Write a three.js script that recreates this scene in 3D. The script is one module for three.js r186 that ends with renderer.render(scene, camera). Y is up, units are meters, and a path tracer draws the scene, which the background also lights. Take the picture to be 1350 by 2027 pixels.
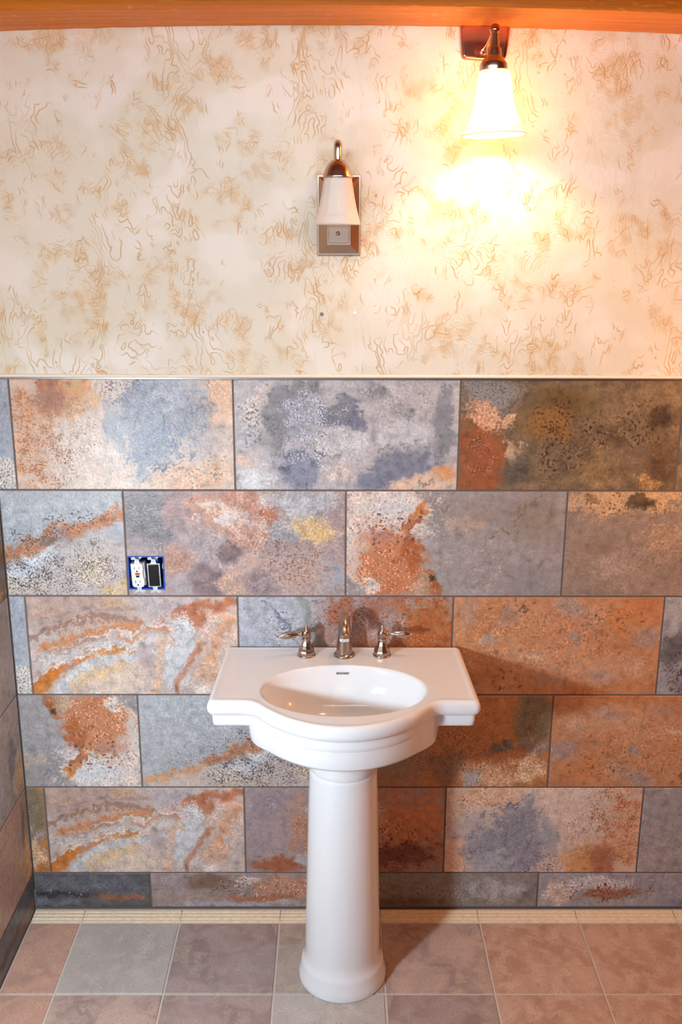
import * as THREE from 'three';
import { mergeGeometries, mergeVertices } from 'three/addons/utils/BufferGeometryUtils.js';
import { RoundedBoxGeometry } from 'three/addons/geometries/RoundedBoxGeometry.js';
import { RectAreaLightUniformsLib } from 'three/addons/lights/RectAreaLightUniformsLib.js';

// ---------------------------------------------------------------- camera, light, exposure
RectAreaLightUniformsLib.init();
const scene = new THREE.Scene();
const camera = new THREE.PerspectiveCamera(55.19, 1350 / 2027, 0.05, 60);
camera.rotation.order = 'YXZ';
camera.rotation.set(-0.26586, -0.00559, 0.00336);
camera.position.set(-0.01575, 2.02026, 2.65137);
scene.add(camera);
const renderer = new THREE.WebGLRenderer({ antialias: true });
renderer.toneMapping = THREE.LinearToneMapping;
renderer.toneMappingExposure = 1.04;
renderer.shadowMap.enabled = true;
scene.background = new THREE.Color(0.75, 0.85, 1.0);

const KEY = 6.9, FILL = 0.5, WARM = 0.85, RIGHT = 1.6, PANEL = 35;         // strengths of the white side lamp, the window, the lit sconce, the warm lamp by the right wall, the added unseen light panel
const win = new THREE.RectAreaLight(new THREE.Color(0.93, 0.96, 1.0), FILL, 1.5, 1.1);   // daylight in the window of the wall behind the camera
win.position.set(-0.1, 1.75, 4.18); win.lookAt(-0.1, 1.75, 0); scene.add(win);

// ---------------------------------------------------------------- helpers
const taken = {};
function numbered(n) { const k = taken[n] = (taken[n] ?? -1) + 1; return k ? n + '_' + String(k).padStart(3, '0') : n; }
function tag(o, label, category, group) { o.userData.label = label; o.userData.category = category; if (group) o.userData.group = group; return o; }
function thing(name, label, category, [x, y, z] = [0, 0, 0], group) {
  const g = new THREE.Group(); g.name = numbered(name); g.position.set(x, y, z); scene.add(g); return tag(g, label, category, group);
}
function struct(name, label, category) { const g = new THREE.Group(); g.name = name; g.userData = { kind: 'structure', label, category }; scene.add(g); return g; }
function part(name, geo, mat, parent, p) {
  const m = new THREE.Mesh(geo, mat); m.name = name; if (p) m.position.set(...p); m.castShadow = m.receiveShadow = true; parent.add(m); return m;
}
function rng(seed) { let a = seed >>> 0; return () => { a = (a + 0x6d2b79f5) | 0; let t = Math.imul(a ^ (a >>> 15), 1 | a); t = (t + Math.imul(t ^ (t >>> 7), 61 | t)) ^ t; return ((t ^ (t >>> 14)) >>> 0) / 4294967296; }; }
const PERM = new Uint8Array(512), GX = new Float32Array(256), GY = new Float32Array(256);
{ const r = rng(77), p = [...Array(256).keys()]; for (let i = 255; i > 0; i--) { const j = Math.floor(r() * (i + 1)); [p[i], p[j]] = [p[j], p[i]]; } for (let i = 0; i < 512; i++) PERM[i] = p[i & 255]; for (let i = 0; i < 256; i++) { const a = i / 256 * Math.PI * 2; GX[i] = Math.cos(a); GY[i] = Math.sin(a); } }
function noise(x, y) {
  const xi = Math.floor(x), yi = Math.floor(y), fx = x - xi, fy = y - yi, X = xi & 255, Y = yi & 255;
  const a = PERM[PERM[X] + Y], b = PERM[PERM[(X + 1) & 255] + Y], c = PERM[PERM[X] + ((Y + 1) & 255)], d = PERM[PERM[(X + 1) & 255] + ((Y + 1) & 255)];
  const u = fx * fx * fx * (fx * (fx * 6 - 15) + 10), v = fy * fy * fy * (fy * (fy * 6 - 15) + 10);
  const n0 = GX[a] * fx + GY[a] * fy, n1 = GX[b] * (fx - 1) + GY[b] * fy, n2 = GX[c] * fx + GY[c] * (fy - 1), n3 = GX[d] * (fx - 1) + GY[d] * (fy - 1);
  return 1.41 * (n0 + u * (n1 - n0) + v * (n2 - n0 + u * (n0 - n1 - n2 + n3)));
}
function fbm(x, y, o) { let s = 0, a = 0.5, t = 0; for (let i = 0; i < o; i++) { s += a * noise(x, y); t += a; x = x * 2.03 + 13.7; y = y * 2.03 + 7.3; a *= 0.5; } return s / t; }
const clamp = (x, a = 0, b = 1) => x < a ? a : x > b ? b : x;
const sm = (a, b, x) => { const t = clamp((x - a) / (b - a)); return t * t * (3 - 2 * t); };
function texture(w, h, data, srgb, repeat) {
  const t = new THREE.DataTexture(data, w, h, THREE.RGBAFormat); t.magFilter = THREE.LinearFilter; t.minFilter = THREE.LinearMipmapLinearFilter; t.generateMipmaps = true;
  if (srgb) t.colorSpace = THREE.SRGBColorSpace;
  t.wrapS = t.wrapT = repeat ? THREE.MirroredRepeatWrapping : THREE.ClampToEdgeWrapping; t.needsUpdate = true; return t;
}
const lin = (r, g, b) => new THREE.Color().setRGB(r / 255, g / 255, b / 255, THREE.SRGBColorSpace);
function metal(r, g, b, rough, extra) { return new THREE.MeshPhysicalMaterial({ color: lin(r, g, b), metalness: 1, roughness: rough, ...extra }); }
function soft(geo) { return geo; }
function lathe(pts, seg = 48) { return new THREE.LatheGeometry(pts.map(([r, y]) => new THREE.Vector2(r, y)), seg); }
function smoothProfile(pts, n) { const c = new THREE.CatmullRomCurve3(pts.map(([r, y]) => new THREE.Vector3(r, y, 0)), false, 'centripetal'); return c.getPoints(n).map((p) => [Math.max(p.x, 0), p.y]); }
function tube(points, radius, seg = 40, rad = 20) { return new THREE.TubeGeometry(new THREE.CatmullRomCurve3(points.map((p) => new THREE.Vector3(...p))), seg, radius, rad, false); }

// ---------------------------------------------------------------- stone tile faces (flat print of glazed slate-look porcelain)
const TW = 768, TH = 384;
function segDist(px, py, pts) {
  let best = 9;
  for (let i = 0; i + 1 < pts.length; i++) {
    const [ax, ay] = pts[i], [bx, by] = pts[i + 1], dx = bx - ax, dy = by - ay, t = clamp(((px - ax) * dx + (py - ay) * dy) / (dx * dx + dy * dy));
    const ex = px - ax - t * dx, ey = py - ay - t * dy, d = ex * ex + ey * ey; if (d < best) best = d;
  }
  return Math.sqrt(best);
}
// layers: e = stained patch, s = specks, l = vein or band, k = crack
function stone(seed, base, layers, tall = 1) {                    // tall: height of the face over half its width
  const out = new Uint8Array(TW * TH * 4), o = seed * 31.7, [b1, b2] = base;
  for (const L of layers) if (L.rot !== undefined) { L.c = Math.cos(L.rot); L.si = Math.sin(L.rot); }
  for (let j = 0; j < TH; j++) for (let i = 0; i < TW; i++) {
    const u = i / TW * 2, vf = j / TH, v = vf * tall;
    const m1 = fbm(u * 13 + o, v * 13 + 5, 5), m2 = fbm(u * 13 + o + 70, v * 13, 5);
    const wx = u + 0.11 * fbm(u * 3 + o, v * 3, 3) + 0.075 * m1, wy = vf + (0.11 * fbm(u * 3 + o + 40, v * 3 + 9, 3) + 0.075 * m2) / tall ** 0.6;
    const n1 = fbm(u * 2.4 + o + 11, v * 2.4 + 3, 4), n2 = fbm(u * 8 + o + 23, v * 8 + 61, 5), nf = fbm(u * 44 + o, v * 44 + 17, 3), n3 = noise(u * 120 + o, v * 120), mot = clamp(0.5 + 1.1 * m2 + 0.8 * nf);
    const q = clamp(0.5 + 1.2 * (0.6 * n1 + 0.5 * n2 + 0.25 * nf));
    let r = b1[0] + (b2[0] - b1[0]) * q, g = b1[1] + (b2[1] - b1[1]) * q, b = b1[2] + (b2[2] - b1[2]) * q;
    for (const L of layers) {
      let a = 0, c = L.col;
      if (L.t === 'e') {
        const x = wx - L.x, y = wy - L.y, p = (x * L.c + y * L.si) / L.rx, s = (-x * L.si + y * L.c) / L.ry, d2 = p * p + s * s;
        if (d2 > 2.6) continue;
        const d = 1 - Math.sqrt(d2) + 0.4 * n2 + 0.38 * nf;
        a = sm(-0.05, L.soft * 1.25 + 0.1, d) * L.op * (0.78 + 0.22 * mot); const k = clamp(0.5 + 1.4 * (n2 * 0.7 + nf * 0.8)), c2 = L.col2;
        r += (c[0] + (c2[0] - c[0]) * k - r) * a; g += (c[1] + (c2[1] - c[1]) * k - g) * a; b += (c[2] + (c2[2] - c[2]) * k - b) * a; continue;
      } else if (L.t === 's') {
        const x = wx - L.x, y = wy - L.y, p = (x * L.c + y * L.si) / L.rx, s = (-x * L.si + y * L.c) / L.ry, d2 = p * p + s * s;
        if (d2 > 1.6) continue;
        const m = sm(1.2, 0.45, Math.sqrt(d2) - 0.4 * n2), f = L.f * 1.9;
        const w = noise((u + 0.3 * (wx - u)) * f + o + L.id * 17, (v + 0.3 * (wy - vf)) * f + L.id * 5) * 0.8 + 0.35 * n3 + 0.5 * n2;
        a = sm(L.th + 0.03, L.th + 0.26, w * (0.5 + 0.5 * m)) * m * L.op;
      } else {
        const d = segDist(wx, wy, L.p) / L.w;
        if (d > 2.4) continue;
        a = L.t === 'k' ? sm(1, 0.2, d) * L.op * clamp(0.7 + 1.2 * n2) : sm(1.2, 0.35, d - 0.6 * n2 - 0.7 * nf) * L.op * (0.75 + 0.25 * mot);
        if (L.col2) { const k = clamp(0.5 + 1.6 * (n2 * 0.7 + nf * 0.5)); c = [0, 1, 2].map((e) => L.col[e] + (L.col2[e] - L.col[e]) * k); }
      }
      r += (c[0] - r) * a; g += (c[1] - g) * a; b += (c[2] - b) * a;
    }
    const grain = 1 + 0.20 * nf + 0.06 * n3 + 0.14 * m1 + 0.12 * n2 - 0.14 * sm(0.12, 0.5, m2 + 0.5 * nf), at = ((TH - 1 - j) * TW + i) * 4;
    out[at] = clamp(r * grain, 0, 255); out[at + 1] = clamp(g * grain, 0, 255); out[at + 2] = clamp(b * grain, 0, 255); out[at + 3] = 255;
  }
  return texture(TW, TH, out, true);
}
let sid = 0;
const E = (x, y, rx, ry, rot, col, col2 = col, soft = 0.25, op = 1) => ({ t: 'e', x, y, rx, ry, rot, col, col2, soft, op });
const S = (x, y, rx, ry, rot, col, th = 0.22, f = 30, op = 0.9) => ({ t: 's', x, y, rx, ry, rot, col, th, f, op, id: ++sid });
const V = (p, w, col, col2, op = 0.9) => ({ t: 'l', p, w, col, col2, op });
const K = (p, col = [70, 62, 62], w = 0.012, op = 0.75) => ({ t: 'k', p, w, col, op });
const cream = [226, 206, 190], peach = [222, 178, 146], orange = [205, 128, 72], rust = [168, 96, 62], brown = [124, 92, 74], blue = [158, 158, 164], deep = [116, 118, 132], grey = [166, 165, 166], dark = [92, 90, 94], white = [222, 219, 217], mauve = [164, 145, 144], ochre = [216, 178, 122], black = [52, 48, 50], tan = [190, 162, 138];
const DESIGN = {
  a: () => stone(1, [cream, [214, 188, 170]], [
    E(0.16, 0.5, 0.36, 0.7, 0.1, peach, orange, 0.5, 0.75), E(0.5, 0.2, 0.42, 0.2, -0.2, orange, ochre, 0.4, 0.8), E(0.36, 0.12, 0.2, 0.24, 0.3, [152, 104, 88], rust, 0.3, 0.9), E(0.6, 0.08, 0.18, 0.13, 0, ochre, orange, 0.3, 0.8),
    S(0.3, 0.75, 0.34, 0.4, 0, brown, 0.16, 34), S(0.5, 0.45, 0.4, 0.4, 0, [140, 110, 98], 0.22, 38), S(0.12, 0.5, 0.2, 0.5, 0, rust, 0.14, 26), S(1.0, 0.05, 0.3, 0.12, 0, [112, 90, 90], 0.12, 30),
    E(1.84, 0.2, 0.22, 0.36, 0.2, peach, [230, 190, 158], 0.3), E(1.72, 0.55, 0.3, 0.24, 0.3, [190, 178, 174], [176, 164, 160], 0.4, 0.9), E(1.62, 0.9, 0.5, 0.2, -0.15, peach, [226, 186, 152], 0.3),
    E(1.32, 0.27, 0.46, 0.34, 0.2, blue, deep, 0.2), E(1.5, 0.1, 0.3, 0.2, 0, blue, [176, 176, 182], 0.25), E(1.24, 0.6, 0.26, 0.26, 0.2, blue, deep, 0.2), E(1.16, 0.86, 0.1, 0.14, 0.5, blue, grey, 0.25), E(0.94, 0.45, 0.12, 0.24, 0, blue, grey, 0.25), E(1.7, 0.28, 0.14, 0.14, 0, deep, blue, 0.3, 0.8),
    S(1.3, 0.4, 0.5, 0.5, 0, [104, 108, 126], 0.2, 40, 0.7), S(1.3, 0.3, 0.5, 0.5, 0, [196, 198, 202], 0.24, 44, 0.7), S(1.6, 0.9, 0.4, 0.2, 0, [110, 104, 110], 0.26, 24), S(1.85, 0.75, 0.15, 0.3, 0, [110, 104, 110], 0.24, 24),
    K([[1.78, 0], [1.77, 0.2], [1.62, 0.3]], [96, 86, 88]), K([[1.62, 0.62], [1.42, 0.76], [1.18, 0.92], [1.12, 1]], [92, 80, 80])]),
  b: () => stone(2, [[196, 188, 186], [178, 174, 178]], [
    E(0.3, 0.3, 0.26, 0.26, 0, [206, 196, 192], cream, 0.3), E(0.45, 0.25, 0.22, 0.3, 0.4, [140, 138, 140], [126, 126, 132], 0.15), E(0.35, 0.5, 0.2, 0.22, 0, [152, 150, 152], dark, 0.4, 0.7), E(0.66, 0.08, 0.15, 0.1, 0, [124, 122, 124], grey, 0.25),
    E(0.62, 0.35, 0.25, 0.26, 0, blue, [176, 180, 196], 0.3), E(0.95, 0.28, 0.16, 0.2, 0.6, [122, 122, 132], deep, 0.2), E(1.06, 0.35, 0.1, 0.1, 0, [108, 110, 128], deep, 0.2), E(1.25, 0.1, 0.16, 0.1, 0, [130, 128, 130], grey, 0.25), E(1.5, 0.3, 0.14, 0.1, 0.2, [142, 138, 142], grey, 0.25),
    E(0.95, 0.58, 0.24, 0.18, -0.2, [190, 188, 188], [204, 200, 200], 0.2), E(1.52, 0.5, 0.26, 0.16, -0.1, [204, 202, 204], [192, 190, 194], 0.2), E(1.85, 0.4, 0.12, 0.42, 0, [140, 142, 146], [128, 130, 138], 0.2), E(1.5, 0.78, 0.36, 0.16, -0.2, [130, 134, 152], deep, 0.25), E(1.25, 0.92, 0.2, 0.14, 0, [128, 132, 152], deep, 0.3),
    E(0.58, 0.82, 0.24, 0.22, 0.5, [150, 154, 174], deep, 0.25), E(0.15, 0.9, 0.2, 0.2, 0, white, [210, 208, 210], 0.3), E(0.1, 0.72, 0.16, 0.1, 0, cream, peach, 0.4, 0.8), E(1.7, 0.95, 0.4, 0.12, -0.15, cream, peach, 0.25), E(1.9, 0.85, 0.16, 0.07, -0.3, peach, orange, 0.3, 0.8), E(0.95, 0.85, 0.2, 0.1, 0, [206, 188, 180], cream, 0.4, 0.8),
    E(0.42, 0.8, 0.1, 0.06, 0, [110, 112, 130], deep, 0.3), S(0.7, 0.45, 0.4, 0.4, 0, white, 0.18, 34), S(0.6, 0.4, 0.4, 0.4, 0, [100, 104, 124], 0.24, 32), S(1.5, 0.2, 0.4, 0.25, 0, [140, 134, 140], 0.24, 34), S(0.15, 0.35, 0.12, 0.3, 0, [104, 108, 126], 0.16, 22),
    K([[0.7, 0.6], [0.78, 0.68], [0.9, 0.72]]), K([[1.3, 0.66], [1.55, 0.6], [1.68, 0.52]], [110, 108, 114]), K([[1.6, 0.98], [1.68, 0.94], [1.78, 0.96]], [80, 84, 96])]),
  c: () => stone(3, [[112, 94, 74], [140, 118, 90]], [
    E(0.25, 0.14, 0.34, 0.22, 0, [156, 152, 152], [132, 130, 134], 0.3), S(0.25, 0.15, 0.3, 0.2, 0, [84, 84, 86], 0.14, 30), E(0.9, 0.2, 0.4, 0.2, 0, [120, 92, 50], [96, 74, 44], 0.5, 0.9), E(0.82, 0.42, 0.3, 0.2, 0.2, [168, 118, 58], [138, 98, 54], 0.4, 0.85),
    E(0.2, 0.72, 0.3, 0.5, 0, rust, [146, 82, 48], 0.25), E(0.2, 0.33, 0.24, 0.12, 0.5, [206, 148, 116], peach, 0.3), E(0.44, 0.36, 0.08, 0.07, 0, [206, 160, 128], peach, 0.3), E(0.5, 0.62, 0.07, 0.14, -0.2, [198, 160, 132], tan, 0.3), S(0.2, 0.7, 0.25, 0.35, 0, [214, 170, 142], 0.28, 36, 0.7), S(0.15, 0.65, 0.1, 0.3, 0, [92, 56, 50], 0.14, 40, 0.8),
    E(0.55, 0.85, 0.14, 0.2, 0.5, [84, 76, 56], dark, 0.4, 0.9), E(1.25, 0.8, 0.3, 0.24, 0, [140, 114, 78], [150, 118, 84], 0.5, 0.8), E(1.6, 0.65, 0.3, 0.2, 0.2, [128, 106, 90], [108, 92, 78], 0.5, 0.8), E(1.4, 0.5, 0.2, 0.12, 0, [72, 58, 40], [92, 72, 48], 0.5, 0.8), E(1.85, 0.33, 0.14, 0.18, 0.2, [70, 46, 34], black, 0.4, 0.85), E(1.85, 0.8, 0.2, 0.3, 0.2, [78, 58, 44], [104, 80, 58], 0.5, 0.7), E(1.75, 0.95, 0.14, 0.1, 0, [172, 118, 66], ochre, 0.4, 0.7),
    S(0.85, 0.35, 0.26, 0.2, 0, [74, 42, 36], 0.14, 22), S(0.9, 0.65, 0.3, 0.25, 0, [66, 40, 36], 0.17, 20), S(1.2, 0.5, 0.15, 0.25, 0, [56, 34, 32], 0.17, 18), S(1.7, 0.4, 0.35, 0.25, 0, [60, 40, 32], 0.18, 22), S(1.5, 0.75, 0.5, 0.3, 0, [164, 142, 118], 0.28, 26, 0.6),
    K([[1.3, 0.5], [1.5, 0.46], [1.62, 0.55]], [176, 158, 130], 0.014, 0.6), K([[1.6, 0.9], [1.75, 0.86], [1.95, 0.95]], [160, 140, 112], 0.012, 0.5)]),
  d: () => stone(4, [[186, 184, 184], [168, 168, 170]], [
    E(0.6, 0.25, 0.7, 0.35, 0, [164, 164, 168], [182, 182, 184], 0.6, 0.9), E(1.6, 0.75, 0.75, 0.42, -0.15, [206, 188, 178], [190, 174, 168], 0.3), E(0.7, 0.95, 0.8, 0.2, -0.1, [212, 190, 170], [198, 176, 164], 0.3), E(1.15, 0.62, 0.2, 0.14, -0.3, white, [206, 206, 208], 0.25), E(0.92, 0.78, 0.22, 0.2, 0, [214, 212, 212], [200, 200, 204], 0.25),
    V([[0, 0.9], [0.3, 0.86], [0.55, 0.8], [0.7, 0.7]], 0.06, peach, orange, 0.85), V([[0.7, 0.72], [1.0, 0.6], [1.2, 0.48], [1.5, 0.36], [1.75, 0.3], [2, 0.2]], 0.085, rust, orange, 0.95), E(1.42, 0.42, 0.1, 0.09, 0, [158, 128, 124], mauve, 0.3), E(1.95, 0.4, 0.1, 0.09, 0.2, [176, 178, 180], grey, 0.3),
    E(1.7, 0.75, 0.2, 0.2, 0, [222, 196, 152], cream, 0.5, 0.8), E(1.9, 0.92, 0.2, 0.1, 0, [222, 186, 138], ochre, 0.4, 0.8), E(0.9, 0.9, 0.3, 0.12, 0, [220, 194, 152], cream, 0.5, 0.7),
    S(1.3, 0.8, 0.85, 0.3, 0, [86, 80, 80], 0.10, 36, 0.85), S(1.0, 0.86, 0.5, 0.2, 0, [76, 74, 78], 0.12, 26), S(1.6, 0.62, 0.4, 0.25, 0, [98, 88, 84], 0.16, 40), S(0.75, 0.6, 0.6, 0.22, -0.3, [104, 104, 110], 0.18, 32, 0.8), S(1.4, 0.35, 0.7, 0.16, -0.35, [70, 62, 62], 0.18, 26), E(1.25, 0.48, 0.12, 0.06, 0, [100, 92, 92], dark, 0.4, 0.7)]),
  e: () => stone(5, [mauve, [182, 162, 156]], [
    E(0.22, 0.25, 0.34, 0.36, 0, [132, 126, 126], [114, 110, 112], 0.3), S(0.25, 0.3, 0.35, 0.35, 0, [184, 178, 176], 0.14, 34, 0.8), E(0.5, 0.12, 0.2, 0.26, 0.6, [166, 142, 140], [176, 136, 126], 0.25), E(0.1, 0.52, 0.14, 0.1, 0.4, [170, 160, 160], mauve, 0.2),
    E(0.8, 0.22, 0.3, 0.24, 0.2, [206, 164, 144], [190, 128, 98], 0.25), E(1.1, 0.12, 0.32, 0.14, 0.35, [188, 134, 112], [200, 150, 128], 0.2), E(1.28, 0.28, 0.1, 0.14, 0.3, [178, 116, 92], rust, 0.25), V([[0.72, 0.15], [0.9, 0.12], [1.15, 0.3], [1.3, 0.45]], 0.045, [218, 200, 190], cream, 0.8), E(0.92, 0.25, 0.09, 0.06, -0.4, white, [218, 214, 212], 0.25), E(1.05, 0.4, 0.26, 0.16, 0.2, [186, 136, 116], [204, 166, 148], 0.25), E(1.25, 0.46, 0.1, 0.16, 0, [176, 120, 98], [206, 174, 160], 0.3),
    E(1.62, 0.12, 0.42, 0.18, 0, [178, 178, 182], [190, 190, 190], 0.3), E(1.7, 0.35, 0.28, 0.15, 0.25, ochre, [222, 194, 142], 0.4), E(1.46, 0.4, 0.2, 0.14, 0.5, [152, 154, 160], [168, 168, 170], 0.3, 0.9), E(1.85, 0.8, 0.2, 0.2, 0.3, [170, 172, 180], blue, 0.3), E(1.6, 0.8, 0.3, 0.25, 0, [196, 172, 156], [180, 158, 150], 0.4),
    E(0.7, 0.62, 0.2, 0.4, 0, [166, 148, 148], [174, 158, 156], 0.2), E(0.45, 0.66, 0.2, 0.22, 0, [176, 132, 112], [188, 150, 132], 0.2), E(0.48, 0.92, 0.2, 0.12, -0.4, [180, 170, 168], mauve, 0.15), E(0.94, 0.57, 0.14, 0.1, -0.5, [116, 98, 96], [130, 108, 104], 0.12), E(0.75, 0.88, 0.18, 0.2, -0.6, [126, 108, 108], [144, 122, 120], 0.2), E(1.12, 0.68, 0.26, 0.14, -0.2, [196, 170, 156], [186, 154, 140], 0.2), E(1.0, 0.9, 0.2, 0.12, 0, [190, 154, 136], peach, 0.3, 0.8), E(1.22, 0.88, 0.18, 0.16, 0, [124, 108, 110], mauve, 0.4, 0.85),
    S(1.55, 0.7, 0.35, 0.3, 0.4, [150, 92, 68], 0.18, 28), S(1.25, 0.3, 0.4, 0.3, 0, [222, 206, 196], 0.22, 34, 0.8), S(1.4, 0.6, 0.3, 0.3, 0, [104, 92, 92], 0.24, 24), S(0.8, 0.25, 0.3, 0.25, 0, [226, 206, 194], 0.22, 36, 0.8), K([[0.8, 0.6], [0.88, 0.74], [1.0, 0.68], [1.1, 0.58], [1.24, 0.57]], [214, 192, 182], 0.016, 0.7), K([[1.62, 0.12], [1.8, 0.2]], [126, 128, 140])]),
  f: () => stone(6, [[168, 160, 158], [150, 142, 140]], [
    E(1.3, 0.2, 0.5, 0.25, 0.2, [160, 146, 138], [146, 132, 124], 0.6, 0.8), E(1.1, 0.3, 0.25, 0.12, 0, [182, 164, 154], tan, 0.5, 0.7), E(1.75, 0.25, 0.35, 0.35, 0, [150, 134, 116], [138, 122, 106], 0.6, 0.8), E(1.7, 0.85, 0.4, 0.25, 0, [146, 142, 142], [132, 130, 132], 0.6, 0.8), E(0.72, 0.42, 0.12, 0.16, 0, [184, 184, 190], blue, 0.25),
    E(0.35, 0.25, 0.5, 0.42, 0, [224, 206, 194], cream, 0.15), E(0.15, 0.5, 0.25, 0.5, 0, [220, 204, 194], cream, 0.2), E(0.42, 0.14, 0.26, 0.16, 0, white, [214, 213, 214], 0.25), E(0.42, 0.7, 0.38, 0.36, -0.2, [206, 134, 92], [190, 110, 66], 0.2), E(0.62, 0.62, 0.12, 0.2, 0.1, [176, 96, 48], rust, 0.2), E(0.65, 0.18, 0.12, 0.06, -0.6, [196, 118, 62], orange, 0.25), E(0.58, 0.3, 0.1, 0.07, -0.3, [188, 108, 62], rust, 0.25), E(0.8, 0.9, 0.1, 0.16, -0.4, [160, 86, 32], rust, 0.3), E(0.68, 0.95, 0.16, 0.18, 0, [186, 140, 110], tan, 0.3, 0.85), E(0.2, 0.88, 0.08, 0.14, -0.5, white, cream, 0.2), E(0.3, 0.42, 0.2, 0.1, 0, [176, 118, 102], [200, 150, 126], 0.3, 0.8),
    S(0.4, 0.38, 0.4, 0.3, 0, [60, 56, 58], 0.27, 16), S(0.4, 0.35, 0.4, 0.35, 0, [176, 104, 72], 0.16, 24, 0.85), S(0.4, 0.75, 0.4, 0.3, 0, [232, 200, 178], 0.16, 30, 0.8), S(0.3, 0.8, 0.4, 0.3, 0, [156, 78, 44], 0.2, 24, 0.7), E(0.83, 0.88, 0.06, 0.04, 0, [62, 56, 46], black, 0.3), E(0.64, 0.5, 0.035, 0.03, 0, [84, 80, 84], dark, 0.4), S(1.3, 0.7, 0.18, 0.3, 0, [204, 184, 172], 0.22, 18, 0.7),
    K([[0.99, 0.02], [0.93, 0.1], [0.84, 0.22]], [98, 92, 100], 0.014, 0.6), K([[1.78, 0], [1.65, 0.18], [1.5, 0.36], [1.3, 0.44]], [104, 88, 76], 0.011, 0.7), K([[1.72, 0.1], [1.6, 0.3], [1.48, 0.5]], [126, 108, 94], 0.01, 0.5)]),
  g: () => stone(7, [[162, 140, 124], [144, 126, 114]], [
    E(0.5, 0.06, 0.75, 0.18, -0.08, [214, 178, 136], [204, 164, 122], 0.3), E(0.68, 0.1, 0.13, 0.09, -0.2, [74, 66, 50], [94, 80, 58], 0.25), E(0.18, 0.08, 0.12, 0.06, 0.3, [112, 84, 58], brown, 0.5, 0.6), E(1.55, 0.1, 0.13, 0.07, -0.3, [124, 114, 110], dark, 0.4), E(1.75, 0.12, 0.3, 0.14, 0, [170, 148, 136], tan, 0.4, 0.8), E(1.95, 0.2, 0.42, 0.12, -0.35, [178, 92, 42], [164, 84, 36], 0.15), E(1.9, 0.32, 0.1, 0.06, 0, [196, 150, 112], tan, 0.3),
    E(1.0, 0.45, 0.4, 0.2, 0, [170, 134, 104], tan, 0.6, 0.7), E(0.45, 0.75, 0.25, 0.2, 0, [182, 164, 154], tan, 0.5, 0.7), E(1.5, 0.7, 0.5, 0.3, 0, [142, 124, 116], [154, 132, 122], 0.6, 0.6), E(0.3, 0.5, 0.25, 0.1, 0, [138, 118, 96], brown, 0.6, 0.5), S(0.5, 0.12, 0.7, 0.14, 0, [108, 80, 54], 0.2, 22), S(1.2, 0.55, 0.9, 0.4, 0, [108, 90, 80], 0.34, 18, 0.6)]),
  h: () => stone(8, [[202, 184, 174], [190, 168, 158]], [
    E(0.4, 0.12, 0.75, 0.28, -0.05, [184, 150, 132], [172, 146, 136], 0.3), E(0.85, 0.07, 0.22, 0.12, 0, [202, 146, 106], tan, 0.5, 0.8), E(1.3, 0.08, 0.4, 0.14, 0, [178, 164, 164], [186, 172, 170], 0.4), E(0.2, 0.22, 0.3, 0.1, 0, [176, 144, 132], mauve, 0.5, 0.8), E(1.85, 0.3, 0.3, 0.4, 0, [210, 180, 164], [218, 192, 176], 0.4), V([[2, 0.03], [1.75, 0.1], [1.5, 0.15]], 0.07, rust, [190, 112, 76], 0.95), E(1.62, 0.22, 0.12, 0.14, 0.2, [186, 118, 86], rust, 0.3), V([[1.0, 0.22], [0.7, 0.24], [0.4, 0.27], [0.15, 0.34], [0, 0.42]], 0.03, [150, 98, 80], brown, 0.7),
    V([[1.05, 0.27], [0.8, 0.32], [0.55, 0.38], [0.3, 0.42], [0.1, 0.5]], 0.055, orange, [190, 108, 58], 0.85), V([[1.35, 0.34], [1.1, 0.36], [0.9, 0.4]], 0.05, [206, 146, 118], orange, 0.8), V([[1.3, 0.4], [1.0, 0.44], [0.7, 0.5], [0.4, 0.56], [0.15, 0.68]], 0.05, [206, 202, 200], [196, 194, 194], 0.9), V([[1.1, 0.46], [0.8, 0.5], [0.45, 0.58], [0.2, 0.72]], 0.02, [150, 140, 140], [176, 140, 124], 0.6), V([[0.95, 0.53], [0.75, 0.56], [0.55, 0.6]], 0.06, orange, [218, 160, 104], 0.95), V([[0.52, 0.6], [0.38, 0.68], [0.25, 0.76]], 0.08, [184, 120, 92], orange, 0.95), V([[0.25, 0.76], [0.15, 0.84], [0.03, 0.98]], 0.085, [186, 98, 34], [204, 118, 50], 1), V([[1.2, 0.56], [0.9, 0.62], [0.6, 0.68], [0.4, 0.8], [0.28, 1]], 0.06, [196, 196, 200], [206, 206, 208], 0.95),
    E(0.8, 0.9, 0.42, 0.28, 0, [226, 204, 184], [216, 190, 168], 0.4), V([[0.85, 0.7], [0.65, 0.76], [0.48, 0.86], [0.4, 1]], 0.05, [222, 182, 146], ochre, 0.7), E(1.12, 0.62, 0.1, 0.16, -0.3, [190, 164, 158], mauve, 0.3, 0.9), V([[1.28, 0.42], [1.26, 0.6], [1.22, 0.8], [1.18, 1]], 0.04, [218, 180, 150], peach, 0.8), E(1.44, 0.6, 0.14, 0.46, 0.2, [208, 206, 206], [196, 196, 198], 0.15), E(1.52, 0.28, 0.12, 0.1, 0, [206, 204, 204], white, 0.3), V([[1.62, 0.52], [1.52, 0.68], [1.42, 0.84], [1.38, 1]], 0.05, rust, [186, 126, 100], 0.85), E(1.7, 0.75, 0.14, 0.22, 0.4, [198, 142, 112], peach, 0.4, 0.85), E(1.6, 0.95, 0.14, 0.08, 0, [206, 200, 196], cream, 0.4),
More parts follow.
